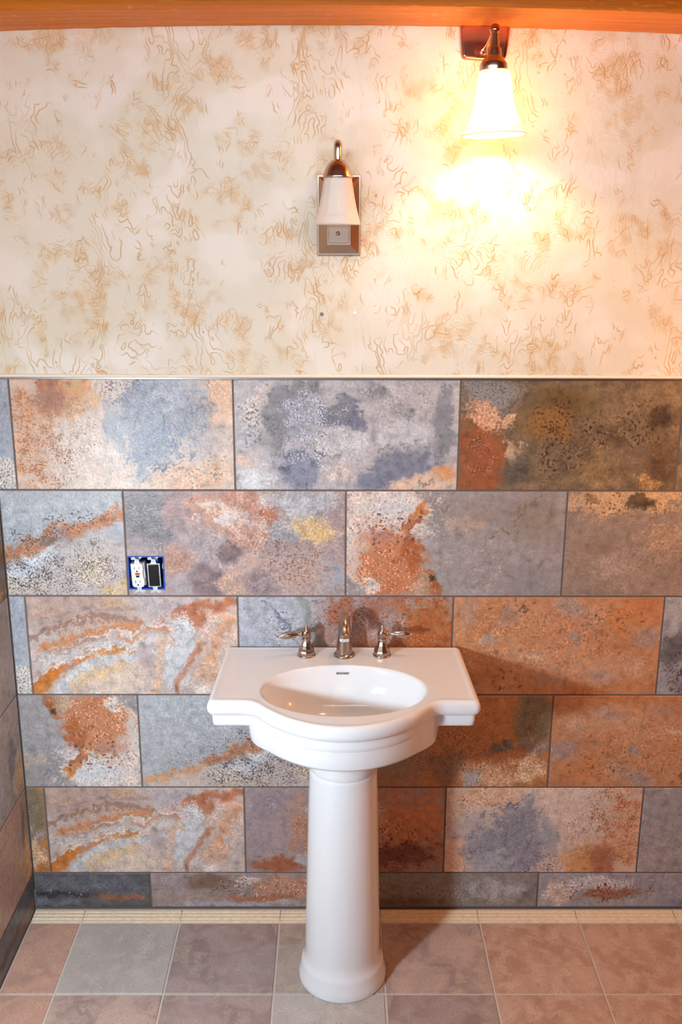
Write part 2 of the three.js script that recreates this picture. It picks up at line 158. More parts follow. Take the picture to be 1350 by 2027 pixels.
    V([[1.4, 0.3], [1.1, 0.31], [0.8, 0.36], [0.5, 0.44], [0.25, 0.52], [0.06, 0.62]], 0.022, [214, 206, 202], white, 0.85), V([[1.0, 0.49], [0.7, 0.53], [0.42, 0.61], [0.2, 0.74], [0.06, 0.86]], 0.026, [204, 202, 202], white, 0.85), V([[0.7, 0.42], [0.4, 0.47], [0.15, 0.56]], 0.018, [170, 118, 92], rust, 0.7), E(0.14, 0.16, 0.2, 0.1, 0, [196, 156, 128], tan, 0.5, 0.8), V([[0.9, 0.16], [0.5, 0.18], [0.1, 0.2]], 0.02, [156, 124, 112], mauve, 0.6), V([[1.95, 0.2], [1.8, 0.42], [1.72, 0.6]], 0.05, [198, 146, 118], orange, 0.6), S(1.4, 0.25, 0.2, 0.15, 0, [186, 112, 82], 0.2, 30), S(0.5, 0.45, 0.5, 0.2, 0, [130, 110, 104], 0.26, 30, 0.7), S(1.75, 0.4, 0.25, 0.4, 0, [196, 128, 96], 0.2, 34, 0.7), S(0.6, 0.35, 0.5, 0.15, 0, [226, 190, 160], 0.2, 36, 0.7), K([[1.12, 0.58], [1.18, 0.7], [1.16, 0.84]], [140, 122, 118], 0.01, 0.5)]),
  i: () => stone(9, [[164, 164, 172], [178, 178, 184]], [
    E(0.2, 0.6, 0.3, 0.3, 0, [180, 180, 186], blue, 0.5, 0.8), E(1.3, 0.6, 0.75, 0.8, 0.35, [176, 112, 84], [150, 98, 80], 0.2), E(1.78, 0.5, 0.4, 0.8, 0, [178, 104, 54], [160, 88, 44], 0.35), E(1.05, 0.3, 0.22, 0.3, 0.5, [142, 122, 120], mauve, 0.3), E(1.4, 0.3, 0.25, 0.2, -0.5, [170, 150, 146], mauve, 0.3), E(0.98, 0.15, 0.15, 0.2, 0, [158, 112, 92], rust, 0.4), E(1.65, 0.8, 0.2, 0.15, 0, [110, 52, 34], rust, 0.5, 0.7), E(1.2, 0.75, 0.2, 0.2, 0, [192, 132, 102], orange, 0.4), V([[0.58, 0], [0.7, 0.3], [0.85, 0.6], [1.0, 0.95]], 0.05, [126, 124, 118], [144, 142, 136], 0.85),
    S(1.0, 0.2, 0.4, 0.25, 0, [92, 70, 64], 0.2, 24), S(1.4, 0.5, 0.6, 0.5, 0, [214, 160, 126], 0.2, 26, 0.7), S(1.6, 0.5, 0.4, 0.5, 0, [126, 64, 34], 0.2, 20, 0.7), K([[0.2, 0.03], [0.32, 0.2], [0.46, 0.35], [0.6, 0.5], [0.64, 0.62]], [88, 92, 112], 0.022, 0.75), K([[0.22, 0.3], [0.26, 0.5]], [108, 112, 128], 0.012, 0.6), S(0.45, 0.35, 0.3, 0.3, 0.7, [86, 90, 108], 0.28, 26)]),
  j: () => stone(10, [[204, 156, 122], [182, 120, 78]], [
    E(0.3, 0.3, 0.4, 0.35, 0, [180, 116, 70], [204, 150, 108], 0.5, 0.7), E(1.3, 0.65, 0.7, 0.3, 0.1, [212, 168, 134], [200, 146, 110], 0.5, 0.9), E(1.6, 0.2, 0.35, 0.22, 0, [190, 126, 70], orange, 0.6, 0.6), E(0.7, 0.55, 0.5, 0.2, 0.3, [214, 172, 138], [196, 140, 100], 0.6, 0.7), E(1.1, 0.1, 0.2, 0.13, 0.3, [162, 146, 136], [176, 154, 140], 0.35), E(1.35, 0.2, 0.18, 0.18, 0, [178, 144, 122], tan, 0.5, 0.8), E(0.36, 0.45, 0.13, 0.1, 0, [182, 164, 154], grey, 0.5, 0.8), E(1.17, 0.4, 0.08, 0.08, 0, [146, 142, 142], grey, 0.5, 0.9), E(1.88, 0.38, 0.22, 0.12, -0.4, [158, 140, 130], mauve, 0.45, 0.9), E(0.8, 0.58, 0.14, 0.07, 0, [216, 184, 158], cream, 0.6, 0.8), E(0.5, 0.2, 0.18, 0.1, -0.4, [164, 134, 112], mauve, 0.5, 0.8), E(1.45, 0.8, 0.24, 0.1, 0.3, [180, 156, 142], mauve, 0.6, 0.8), E(0.3, 0.8, 0.4, 0.16, 0.1, [180, 116, 66], [168, 112, 70], 0.6, 0.6), E(1.4, 0.95, 0.4, 0.08, 0, [190, 120, 62], orange, 0.5, 0.7), E(0.95, 0.85, 0.2, 0.12, 0, [174, 146, 128], mauve, 0.6, 0.6), E(1.75, 0.7, 0.2, 0.14, 0.4, [206, 172, 146], tan, 0.6, 0.7), E(0.1, 0.15, 0.14, 0.2, 0, [160, 138, 124], mauve, 0.6, 0.6),
    S(0.6, 0.15, 0.5, 0.2, 0, [84, 66, 54], 0.34, 16), S(1.5, 0.3, 0.5, 0.3, 0, [92, 72, 62], 0.36, 16), S(0.5, 0.85, 0.4, 0.15, 0, [84, 60, 44], 0.32, 14), S(0.6, 0.45, 0.7, 0.3, 0, [226, 184, 150], 0.16, 24, 0.6), S(1.0, 0.4, 0.9, 0.4, 0, [166, 92, 44], 0.16, 20, 0.6), S(1.2, 0.6, 0.9, 0.4, 0, [160, 130, 110], 0.2, 14, 0.6), E(0.63, 0.12, 0.07, 0.016, -0.3, [72, 60, 52], brown, 0.5, 0.8)]),
  k: () => stone(11, [[190, 128, 76], [170, 118, 76]], [
    E(0.4, 0.7, 0.5, 0.4, 0, [132, 116, 102], [150, 126, 104], 0.5, 0.9), E(0.1, 0.85, 0.2, 0.2, 0, [150, 148, 152], grey, 0.3), E(1.0, 0.2, 0.5, 0.3, 0, [180, 122, 70], orange, 0.5, 0.8), E(1.82, 0.25, 0.24, 0.36, 0, [130, 118, 92], [116, 108, 92], 0.2), E(1.52, 0.58, 0.16, 0.1, -0.3, [118, 106, 100], dark, 0.3), E(1.82, 0.55, 0.14, 0.12, 0.4, [132, 116, 108], mauve, 0.35), E(1.78, 0.8, 0.2, 0.18, 0, [216, 172, 122], cream, 0.45), E(1.4, 0.85, 0.3, 0.2, 0, [204, 156, 120], peach, 0.4), E(1.28, 0.93, 0.12, 0.14, 0, [164, 158, 158], grey, 0.4), E(1.0, 0.75, 0.25, 0.25, 0, [128, 110, 92], brown, 0.5, 0.8), S(1.0, 0.6, 0.7, 0.4, 0.4, [92, 74, 58], 0.2, 22, 0.7), S(1.7, 0.4, 0.4, 0.4, 0, [196, 164, 126], 0.26, 22, 0.6), S(0.8, 0.3, 0.6, 0.3, 0, [122, 84, 48], 0.24, 22, 0.6)]),
  l: () => stone(12, [[170, 150, 148], [156, 138, 140]], [
    E(0.25, 0.2, 0.2, 0.25, 0.3, [142, 128, 134], [128, 118, 126], 0.5, 0.7), E(1.3, 0.5, 0.95, 0.75, 0, [196, 142, 112], [176, 116, 82], 0.2), E(0.85, 0.12, 0.2, 0.14, 0, [168, 106, 72], rust, 0.35), E(0.7, 0.25, 0.14, 0.12, 0, [186, 182, 184], grey, 0.4), E(0.33, 0.9, 0.36, 0.12, 0, [166, 96, 62], [150, 84, 54], 0.25), E(0.6, 0.85, 0.14, 0.1, 0, [186, 182, 182], grey, 0.4), E(1.25, 0.3, 0.2, 0.2, 0, [206, 186, 172], cream, 0.3), E(1.6, 0.45, 0.4, 0.3, 0, [196, 122, 64], orange, 0.4), E(1.55, 0.8, 0.45, 0.22, 0, [134, 72, 46], [112, 62, 44], 0.4), E(1.2, 0.7, 0.2, 0.2, 0, [196, 164, 146], cream, 0.5, 0.7), E(1.88, 0.3, 0.14, 0.3, 0, [206, 146, 90], orange, 0.5),
    S(0.8, 0.3, 0.25, 0.2, 0, [66, 64, 70], 0.16, 26), S(1.0, 0.5, 0.6, 0.5, 0, [222, 196, 176], 0.18, 28, 0.8), S(1.0, 0.5, 0.6, 0.5, 0, [130, 74, 48], 0.2, 26, 0.8), S(1.6, 0.7, 0.4, 0.3, 0, [70, 40, 34], 0.2, 18, 0.8), S(0.85, 0.06, 0.2, 0.06, 0, [70, 62, 54], 0.1, 20), S(0.2, 0.25, 0.2, 0.2, 0, [202, 190, 188], 0.28, 28, 0.7)]),
  m: () => stone(13, [[172, 172, 176], [156, 157, 162]], [
    E(0.4, 0.5, 0.4, 0.2, 0, [184, 184, 188], blue, 0.5, 0.7), E(1.7, 0.9, 0.5, 0.22, 0, [206, 196, 186], cream, 0.25), S(1.7, 0.9, 0.4, 0.18, 0, [84, 82, 84], 0.14, 28), E(1.5, 0.3, 0.4, 0.2, 0, [178, 180, 184], blue, 0.5, 0.8), E(0.15, 0.55, 0.26, 0.2, -0.5, [110, 106, 110], dark, 0.3), E(0.35, 0.85, 0.25, 0.25, 0, [156, 150, 152], [120, 116, 118], 0.3), S(0.3, 0.75, 0.25, 0.3, 0, [60, 54, 56], 0.14, 20), S(1.6, 0.4, 0.4, 0.3, 0, [128, 130, 138], 0.26, 18, 0.6)]),
  n: () => stone(14, [[86, 84, 88], [104, 100, 104]], [
    E(0.3, 0.1, 0.4, 0.16, 0, [92, 66, 58], rust, 0.5, 0.7), E(1.2, 0.25, 0.9, 0.25, 0, [98, 100, 104], [112, 112, 114], 0.5, 0.8), E(1.0, 0.6, 0.6, 0.13, 0.1, [56, 54, 60], black, 0.4), E(1.7, 0.7, 0.4, 0.14, 0.1, [146, 96, 66], rust, 0.4, 0.9), E(0.6, 0.85, 0.7, 0.13, 0.05, [118, 118, 134], deep, 0.4), E(1.6, 0.4, 0.4, 0.1, 0, [78, 80, 92], deep, 0.5), S(1.0, 0.6, 0.5, 0.2, 0, [150, 150, 158], 0.36, 20)], 0.41),
  o: () => stone(15, [[168, 146, 136], [150, 132, 126]], [
    E(0.2, 0.3, 0.3, 0.4, 0, [150, 136, 138], mauve, 0.4), E(0.6, 0.2, 0.3, 0.25, 0, [120, 92, 78], brown, 0.3, 0.9), E(1.0, 0.25, 0.26, 0.16, -0.3, [206, 196, 188], white, 0.3), E(1.5, 0.4, 0.6, 0.4, 0, [196, 152, 128], [176, 112, 82], 0.3), E(1.15, 0.75, 0.5, 0.14, 0, [176, 112, 78], rust, 0.35, 0.9), E(1.85, 0.3, 0.2, 0.2, 0, [196, 192, 190], grey, 0.3), E(0.9, 0.9, 0.9, 0.11, 0, [178, 174, 186], blue, 0.35), S(0.8, 0.4, 0.4, 0.35, 0, [76, 68, 70], 0.16, 24), S(1.4, 0.4, 0.6, 0.4, 0, [222, 202, 186], 0.18, 26, 0.85), S(1.2, 0.5, 0.8, 0.4, 0, [130, 78, 56], 0.2, 24, 0.8)], 0.41),
  p: () => stone(16, [[150, 140, 132], [136, 128, 124]], [
    E(0.5, 0.5, 0.5, 0.4, 0, [140, 120, 102], [156, 140, 126], 0.5, 0.8), E(0.6, 0.85, 0.5, 0.2, 0, [96, 82, 76], brown, 0.5, 0.8), E(1.6, 0.5, 0.5, 0.5, 0, [164, 160, 162], grey, 0.5), E(1.9, 0.6, 0.1, 0.4, 0.3, [112, 108, 110], dark, 0.4, 0.7), S(1.5, 0.5, 0.5, 0.4, 0, [196, 192, 192], 0.24, 26, 0.7), S(0.7, 0.6, 0.7, 0.4, 0, [94, 78, 66], 0.22, 24, 0.7)], 0.41),
  q: () => stone(17, [[170, 166, 168], [156, 154, 160]], [
    E(0.2, 0.5, 0.2, 0.45, 0, [196, 172, 156], cream, 0.4), E(0.6, 0.3, 0.4, 0.26, 0, [206, 198, 196], white, 0.3), E(0.75, 0.6, 0.4, 0.2, -0.3, [160, 100, 78], rust, 0.3, 0.85), E(1.5, 0.6, 0.6, 0.35, -0.2, [156, 156, 168], blue, 0.4), E(1.7, 0.85, 0.5, 0.16, 0, [138, 140, 158], deep, 0.4), E(1.85, 0.4, 0.25, 0.25, 0, [118, 116, 120], dark, 0.5, 0.8), S(0.7, 0.5, 0.5, 0.4, 0, [112, 64, 50], 0.16, 22), S(0.6, 0.6, 0.5, 0.4, 0, [70, 66, 70], 0.28, 20), K([[1.2, 0], [1.1, 0.4], [0.95, 0.7]], [120, 116, 122])], 0.41),
  r: () => stone(18, [[158, 150, 148], [172, 166, 164]], [
    E(0.5, 0.3, 0.8, 0.4, 0, [170, 166, 168], [150, 146, 146], 0.6, 0.8), E(1.7, 0.4, 0.5, 0.5, 0, [178, 160, 146], [160, 146, 138], 0.6, 0.8), E(1.9, 0.8, 0.2, 0.3, 0, [200, 150, 84], ochre, 0.4, 0.8), E(1.7, 0.5, 0.09, 0.3, 0.1, [104, 100, 104], dark, 0.4, 0.8), S(1, 0.5, 1, 0.5, 0, [196, 192, 190], 0.32, 26, 0.6)]),
  s: () => stone(19, [[190, 158, 138], [176, 146, 130]], [
    E(0.5, 0.5, 0.6, 0.4, 0, [198, 166, 144], peach, 0.6, 0.7), E(1.86, 0.75, 0.14, 0.35, 0, [196, 138, 66], ochre, 0.4, 0.9), E(1.8, 0.3, 0.08, 0.3, 0.1, [96, 90, 94], dark, 0.4, 0.8), E(1.2, 0.4, 0.5, 0.3, 0, [180, 152, 140], mauve, 0.6, 0.6), S(1, 0.5, 1, 0.5, 0, [140, 116, 104], 0.34, 24, 0.6)]),
};
const bumpTile = (() => {
  const w = 384, h = 192, d = new Uint8Array(w * h * 4);
  for (let j = 0; j < h; j++) for (let i = 0; i < w; i++) { const u = i / w * 2, v = j / h, x = clamp(0.5 + 0.5 * fbm(u * 5, v * 5, 5) + 0.16 * fbm(u * 40, v * 40, 2)) * 255, a = (j * w + i) * 4; d[a] = d[a + 1] = d[a + 2] = x; d[a + 3] = 255; }
  return texture(w, h, d, false);
})();
const stoneMats = {};
function stoneMat(k) { return stoneMats[k] ??= new THREE.MeshPhysicalMaterial({ map: DESIGN[k](), roughness: 0.36, bumpMap: bumpTile, bumpScale: 0.0016, specularIntensity: 0.8 }); }

// a tile: front face, chamfered arris, sides and back; uv spans the printed face, optionally a part of it
function tileGeo(w, h, d, ch, uv = [0, 1, 0, 1]) {
  const X = w / 2, Y = h / 2, pos = [], tex = [];
  const f = (x, y, z) => { pos.push(x, y, z); tex.push(uv[0] + (uv[1] - uv[0]) * clamp((x + X) / w), uv[2] + (uv[3] - uv[2]) * clamp((y + Y) / h)); };
  const quad = (a, b, c, e) => { for (const p of [a, b, c, a, c, e]) f(...p); };
  const R = (i, z) => [[-X + i, -Y + i, z], [X - i, -Y + i, z], [X - i, Y - i, z], [-X + i, Y - i, z]];
  const A = R(ch, 0), B = R(0, -ch), C = R(0, -d);
  quad(...A); quad(C[3], C[2], C[1], C[0]);
  for (let i = 0; i < 4; i++) { const j = (i + 1) % 4; quad(B[i], B[j], A[j], A[i]); quad(C[i], C[j], B[j], B[i]); }
  const g = new THREE.BufferGeometry(); g.setAttribute('position', new THREE.Float32BufferAttribute(pos, 3)); g.setAttribute('uv', new THREE.Float32BufferAttribute(tex, 2)); g.computeVertexNormals(); return g;
}
const geoCache = {};
const cachedTile = (w, h, d, ch, uv) => geoCache[[w.toFixed(4), h.toFixed(4), d, ch, uv]] ??= tileGeo(w, h, d, ch, uv);

// ---------------------------------------------------------------- plaster: trowelled skim coat under an ochre glaze
const PW = 2048, PH = 1024, PSX = 2.2, PSY = 1.1;
const plaster = (() => {
  const N = PW * PH, col = new Uint8Array(N * 4), bmp = new Uint8Array(N * 4), F1 = new Float32Array(N), F2 = new Float32Array(N), F3 = new Float32Array(N), Q = PW / PSX;
  for (let j = 0, k = 0; j < PH; j++) for (let i = 0; i < PW; i++, k++) {   // three fields whose level lines are trowel edges, small curls and drag marks
    const x = i / Q, y = j / Q, a1 = fbm(x * 7, y * 7, 3), a2 = fbm(x * 7 + 50, y * 7 + 20, 3), b1 = noise(x * 60, y * 60), b2 = noise(x * 60 + 9, y * 60 + 31), wx = x + 0.03 * a1 + 0.003 * b1, wy = y + 0.03 * a2 + 0.003 * b2;
    F1[k] = fbm(wx * 9, wy * 4.2, 4) + 0.05 * fbm(x * 45, y * 45, 2);
    F2[k] = fbm(wx * 24 + 3, wy * 22 + 8, 3) + 0.1 * b1;
    const ang = 0.35 + 1.1 * fbm(x * 4 + 77, y * 4, 2), ca = Math.cos(ang), sa = Math.sin(ang); F3[k] = noise((wx * ca + wy * sa) * 22, (-wx * sa + wy * ca) * 105) + 0.25 * b2;
  }
  const grad = (F, i, j, k) => Math.hypot(F[i + 1 < PW ? k + 1 : k] - F[i ? k - 1 : k], F[j + 1 < PH ? k + PW : k] - F[j ? k - PW : k]) * 0.5 + 1e-5;
  for (let j = 0, k = 0; j < PH; j++) for (let i = 0; i < PW; i++, k++) {
    const x = i / Q, y = j / Q;
    const m1 = fbm(x * 6 + 91, y * 4 + 17, 3), m2 = fbm(x * 5 + 33, y * 6 + 71, 3), m3 = fbm(x * 13 + 13, y * 13 + 5, 3), m4 = fbm(x * 24 + 5, y * 20 + 63, 2), nf = noise(x * 170, y * 170);
    const g1 = grad(F1, i, j, k), g2 = grad(F2, i, j, k), g3 = grad(F3, i, j, k);
    let seam = 0, step = 0;
    for (const lv of [-0.3, -0.16, -0.05, 0.06, 0.17, 0.3]) { const d = (F1[k] - lv) / g1; seam = Math.max(seam, Math.exp(-d * d / (0.7 + 1.1 * Math.max(0, m4 * 2)))); step += sm(-3, 3, d) * (0.35 + 0.65 * clamp(0.5 + 2 * noise(lv * 31 + x * 3, y * 3))); }
    seam *= sm(0.0, 0.26, m1 + 0.55 * m4);
    const d2 = F2[k] / g2, zone = sm(-0.04, 0.28, m2 + 0.25 * m3), curl = Math.exp(-d2 * d2 / 1.3) * sm(0.05, 0.3, m3 + 0.3 * m2 + 0.3 * m4);
    const d3 = F3[k] / g3, drag = Math.exp(-d3 * d3 / 0.8) * zone * sm(-0.1, 0.25, m4 + 0.1);
    const pit = sm(0.6, 0.8, nf + 0.4 * m3) * zone;
    const halo = Math.exp(-Math.abs(F1[k] - 0.02) * 26) * sm(0, 0.25, m1), stain = sm(0.1, 0.5, m3 * 0.75 + m2 * 0.5 + 0.25 * m4 + 0.2 * halo + 0.06 * nf), tone = clamp(0.5 + 1.1 * fbm(x * 3.1 + 4, y * 3.1, 4)), pale = sm(0.06, 0.34, -m2 - 0.2 * m3);
    let r = 223 + 7 * tone, g = 212 + 10 * tone, b = 191 + 17 * tone;
    r += (236 - r) * pale * 0.8; g += (227 - g) * pale * 0.8; b += (216 - b) * pale * 0.8;
    const st = stain * 0.34; r += (224 - r) * st; g += (186 - g) * st; b += (134 - b) * st;
    const ln = clamp(Math.max(seam * 0.72, curl * 0.55, drag * 0.5, pit * 0.35)) * (0.45 + 0.5 * clamp(0.5 + m4 * 1.8)); r += (190 - r) * ln; g += (134 - g) * ln; b += (70 - b) * ln;
    const at = k * 4; col[at] = r; col[at + 1] = g; col[at + 2] = b; col[at + 3] = 255;
    const hgt = 0.3 + 0.085 * step + 0.2 * seam * sm(-0.2, 0.2, m3) + 0.13 * zone * F3[k] - 0.1 * drag + 0.14 * curl + 0.1 * zone * F2[k] - 0.15 * pit + 0.06 * m3;
    bmp[at] = bmp[at + 1] = bmp[at + 2] = clamp(hgt * 255, 0, 255); bmp[at + 3] = 255;
  }
  const map = texture(PW, PH, col, true, true), bump = texture(PW, PH, bmp, false, true);
  return new THREE.MeshPhysicalMaterial({ map, bumpMap: bump, bumpScale: 0.0055, roughness: 0.55, specularIntensity: 0.6 });
})();
function metreUV(g, sx, sy, ax = 'x', ay = 'y', ox = 0, oy = 0) {
  const p = g.attributes.position, uv = new Float32Array(p.count * 2), G = { x: 'getX', y: 'getY', z: 'getZ' };
  for (let i = 0; i < p.count; i++) { uv[2 * i] = (p[G[ax]](i) + ox) / sx; uv[2 * i + 1] = (p[G[ay]](i) + oy) / sy; }
  g.setAttribute('uv', new THREE.BufferAttribute(uv, 2)); return g;
}
function boxAt(x0, x1, y0, y1, z0, z1) { return new THREE.BoxGeometry(x1 - x0, y1 - y0, z1 - z0).translate((x0 + x1) / 2, (y0 + y1) / 2, (z0 + z1) / 2); }

// ---------------------------------------------------------------- wood
function woodTexture(seed, c1, c2, c3) {
  const w = 1024, h = 256, d = new Uint8Array(w * h * 4);
  for (let j = 0; j < h; j++) for (let i = 0; i < w; i++) {
    const x = i / w * 2, y = j / h * 0.5, warp = fbm(x * 1.2 + seed, y * 6, 3), g = fbm(x * 2 + seed, (y + 0.02 * warp) * 90, 4), f = noise(x * 9, y * 420), k = clamp(0.5 + 1.1 * g), s = sm(0.35, 0.7, fbm(x * 4 + 9, y * 60 + seed, 3)) * 0.7, wear = sm(0.52, 0.66, noise(x * 40 + 3, y * 160) + 0.5 * fbm(x * 3, y * 9 + 3, 2)) * 0.5, a = (j * w + i) * 4;
    for (let c = 0; c < 3; c++) { let v = c1[c] + (c2[c] - c1[c]) * k; v += (c3[c] - v) * s; v += ([226, 178, 120][c] - v) * wear; d[a + c] = clamp(v * (1 + 0.05 * f), 0, 255); } d[a + 3] = 255;
  }
  return texture(w, h, d, true, true);
}
const woodMap = woodTexture(3, [228, 136, 34], [208, 110, 20], [170, 80, 14]);
const wood = new THREE.MeshPhysicalMaterial({ map: woodMap, roughness: 0.5, specularIntensity: 0.6 });
const panelWood = new THREE.MeshPhysicalMaterial({ map: woodTexture(8, [170, 88, 42], [146, 66, 28], [110, 46, 20]), roughness: 0.55 });

// ---------------------------------------------------------------- back wall
const ROWS = [1.669, 1.360, 1.047, 0.7375, 0.431, 0.132, 0.0065], J = 0.0048, XL = -0.955, XR = 1.62;
const wallBack = struct('wall_back', 'cream trowelled plaster wall above large slate-look tiles', 'wall');
const grout = new THREE.MeshStandardMaterial({ color: lin(110, 96, 90), roughness: 0.95 });
{
  const s = new THREE.Shape([[XL, 0], [XR, 0], [XR, 1.669], [XL, 1.669]].map((p) => new THREE.Vector2(...p)));
  s.holes.push(new THREE.Path([[-0.6085, 1.0665], [-0.6085, 1.1670], [-0.5035, 1.1670], [-0.5035, 1.0665]].map((p) => new THREE.Vector2(...p))));
  part('grout_bed', new THREE.ExtrudeGeometry(s, { depth: 0.1, bevelEnabled: false }).translate(0, 0, -0.1022), grout, wallBack);
  part('wall_core', boxAt(XL - 0.12, XR + 0.1, 0, 3.0, -0.2, -0.1022), grout, wallBack);
  const p = new THREE.PlaneGeometry(XR - XL, 1.30).translate((XL + XR) / 2, 1.674 + 0.65, 0);
  const g = boxAt(XL, XR, 1.674, 2.974, -0.1022, -0.0005); metreUV(g, PSX, PSY, 'x', 'y', 1.0, -1.63); part('plaster', g, plaster, wallBack);
}
const COURSES = [
  [[-0.955, -0.902, 'm', 0], [-0.902, -0.2955, 'a', 0], [-0.2955, 0.323, 'b', 0], [0.323, 0.930, 'c', 0], [0.930, 1.54, 'c', 1], [1.54, 1.62, 'm', 0]],
  [[-0.955, -0.610, 'd', 0, 1.13], [-0.610, 0.013, 'e', 0], [0.013, 0.633, 'f', 0], [0.633, 1.245, 'g', 0], [1.245, 1.62, 'd', 0, 1.2]],
  [[-0.955, -0.908, 'm', 0, 0.085], [-0.908, -0.2975, 'h', 0], [-0.2975, 0.324, 'i', 0], [0.324, 0.933, 'j', 0], [0.933, 1.545, 'm', 0], [1.545, 1.62, 'a', 0]],
  [[-0.955, -0.601, 'f', 1, 1.1], [-0.601, 0.013, 'd', 0], [0.013, 0.630, 'k', 0], [0.630, 1.243, 'j', 1], [1.243, 1.62, 'h', 0, 1.2]],
  [[-0.955, -0.900, 'k', 0, 0.095], [-0.900, -0.293, 'h', 0], [-0.293, 0.3215, 'l', 0], [0.3215, 0.925, 'a', 1], [0.925, 1.535, 'r', 0], [1.535, 1.62, 'b', 0]],
  [[-0.955, -0.593, 'n', 0], [-0.593, 0.013, 'o', 0], [0.013, 0.6205, 'p', 0], [0.6205, 1.23, 'q', 0], [1.23, 1.62, 'n', 0]],
];
const TD = 0.009;
COURSES.forEach((row, r) => {
  const y1 = ROWS[r] - J / 2 + (r === 0 ? J / 2 : 0), y0 = ROWS[r + 1] + J / 2, h = y1 - y0;
  for (const [x0, x1, k, turn, cut] of row) {
    const a = x0 + J / 2, b = x1 - J / 2, w = b - a, f = cut ? (cut > 1 ? clamp(w / 0.61) : cut) : w < 0.1 ? 0.1 : w < 0.5 ? w / 0.61 : 1;
    let uv = turn ? [f, 0, 1, 0] : x0 < -0.9 && w < 0.5 ? [1 - f, 1, 0, 1] : [0, f, 0, 1];
    if (k === 'f' && turn) uv = [0.56, 0, 1, 0];
    let g;
    if (k === 'e' && r === 1) {                                     // notched round the electrical box
      const hx0 = -0.6085 - 0.001, s = new THREE.Shape([[a, y0], [b, y0], [b, y1], [a, y1], [a, 1.1670], [-0.5035, 1.1670], [-0.5035, 1.0665], [a, 1.0665]].map((q) => new THREE.Vector2(...q)));
      g = new THREE.ExtrudeGeometry(s, { depth: TD - 0.0015, bevelEnabled: true, bevelThickness: 0.0012, bevelSize: 0.0012, bevelOffset: -0.0012, bevelSegments: 1 }).translate(0, 0, -TD + 0.0003);
      metreUV(g, w, h, 'x', 'y', -a, -y0); part('wall_tile', g, stoneMat(k), wallBack);
    } else part('wall_tile', cachedTile(w, h, TD, 0.0015, uv), stoneMat(k), wallBack, [(a + b) / 2, (y0 + y1) / 2, 0]);
  }
});

// metal edging strip and caulk bead along the top of the tiles
{
  const t = struct('trim_1', 'thin grey metal edging strip along the top of the wall tiles', 'trim');
  part('edging', boxAt(XL, XR, 1.6692, 1.6745, -0.01, 0.0022), metal(150, 140, 132, 0.35), t);
  part('caulk', new THREE.CylinderGeometry(0.0045, 0.0045, XR - XL, 10).rotateZ(Math.PI / 2).translate((XL + XR) / 2, 1.678, -0.0005), new THREE.MeshStandardMaterial({ color: lin(240, 226, 206), roughness: 0.6 }), t);
}

// ---------------------------------------------------------------- left wall
const wallLeft = struct('wall_left', 'slate-look tiled side wall at the left edge', 'wall');
part('grout_bed', boxAt(XL - 0.12, XL - 0.0022, 0, 2.974, 0, 4.2), grout, wallLeft);
{
  const g = boxAt(XL - 0.12, XL - 0.0005, 1.669, 2.974, 0, 1.9); metreUV(g, PSX, PSY, 'z', 'y', 0.4, -1.2); part('plaster', g, plaster, wallLeft);
  part('panelling', metreUV(boxAt(XL - 0.12, XL + 0.004, 0, 2.974, 2.2, 4.2), 0.5, 2, 'y', 'z'), panelWood, wallLeft);
  const kinds = [['b', 'a', 'f'], ['c', 'e', 'd'], ['f', 'h', 'j'], ['r', 'd', 'b'], ['s', 'a', 'k'], ['n', 'p', 'q']], offs = [0.3, 0.6, 0.42, 0.58, 0.5, 0.6];
  kinds.forEach((ks, r) => {
    let z = 0.003, w = offs[r], c = 0;
    while (z < 1.9) {
      const a = z, b = z + w, y1 = ROWS[r] - J / 2, y0 = ROWS[r + 1] + J / 2, m = part('wall_tile', cachedTile(w - J, y1 - y0, TD, 0.0015), stoneMat(ks[c % 3]), wallLeft, [XL, (y0 + y1) / 2, (a + b) / 2]);
      m.rotation.y = Math.PI / 2; z = b; w = 0.613; c++;
    }
  });
}
// rest of the room
const wallRight = struct('wall_right', 'varnished wood panelled wall out of view on the right', 'wall'), wallFront = struct('wall_front', 'varnished wood panelled wall behind the camera', 'wall'), ceiling = struct('ceiling', 'varnished wood plank ceiling', 'ceiling'), floor = struct('floor', 'square stone-look floor tiles in tan and grey', 'floor');
part('panelling', metreUV(boxAt(XR, XR + 0.1, 0, 2.974, 0, 4.2), 0.5, 2, 'y', 'z'), panelWood, wallRight);
{
  const s = new THREE.Shape([[XL - 0.12, 0], [XR + 0.1, 0], [XR + 0.1, 2.974], [XL - 0.12, 2.974]].map((p) => new THREE.Vector2(...p)));
  s.holes.push(new THREE.Path([[-0.85, 1.2], [-0.85, 2.3], [0.65, 2.3], [0.65, 1.2]].map((p) => new THREE.Vector2(...p))));
  part('panelling', metreUV(new THREE.ExtrudeGeometry(s, { depth: 0.12, bevelEnabled: false }).translate(0, 0, 4.2), 2, 0.5), panelWood, wallFront);
  const w = struct('window_1', 'daylit window behind the camera', 'window'), wm = new THREE.MeshStandardMaterial({ color: lin(236, 232, 226), roughness: 0.5 });
  for (const [x0, x1, y0, y1] of [[-0.85, -0.8, 1.2, 2.3], [0.6, 0.65, 1.2, 2.3], [-0.8, 0.6, 1.2, 1.25], [-0.8, 0.6, 2.25, 2.3], [-0.125, -0.075, 1.25, 2.25]]) part('window_frame', boxAt(x0, x1, y0, y1, 4.22, 4.28), wm, w);
  part('pane', boxAt(-0.8, 0.6, 1.25, 2.25, 4.248, 4.252), new THREE.MeshPhysicalMaterial({ color: 0xffffff, transmission: 1, thickness: 0, roughness: 0, ior: 1.5 }), w);
}
part('planks', metreUV(boxAt(XL - 0.12, XR + 0.1, 2.974, 3.08, -0.2, 4.32), 2, 0.5, 'x', 'z'), panelWood, ceiling);

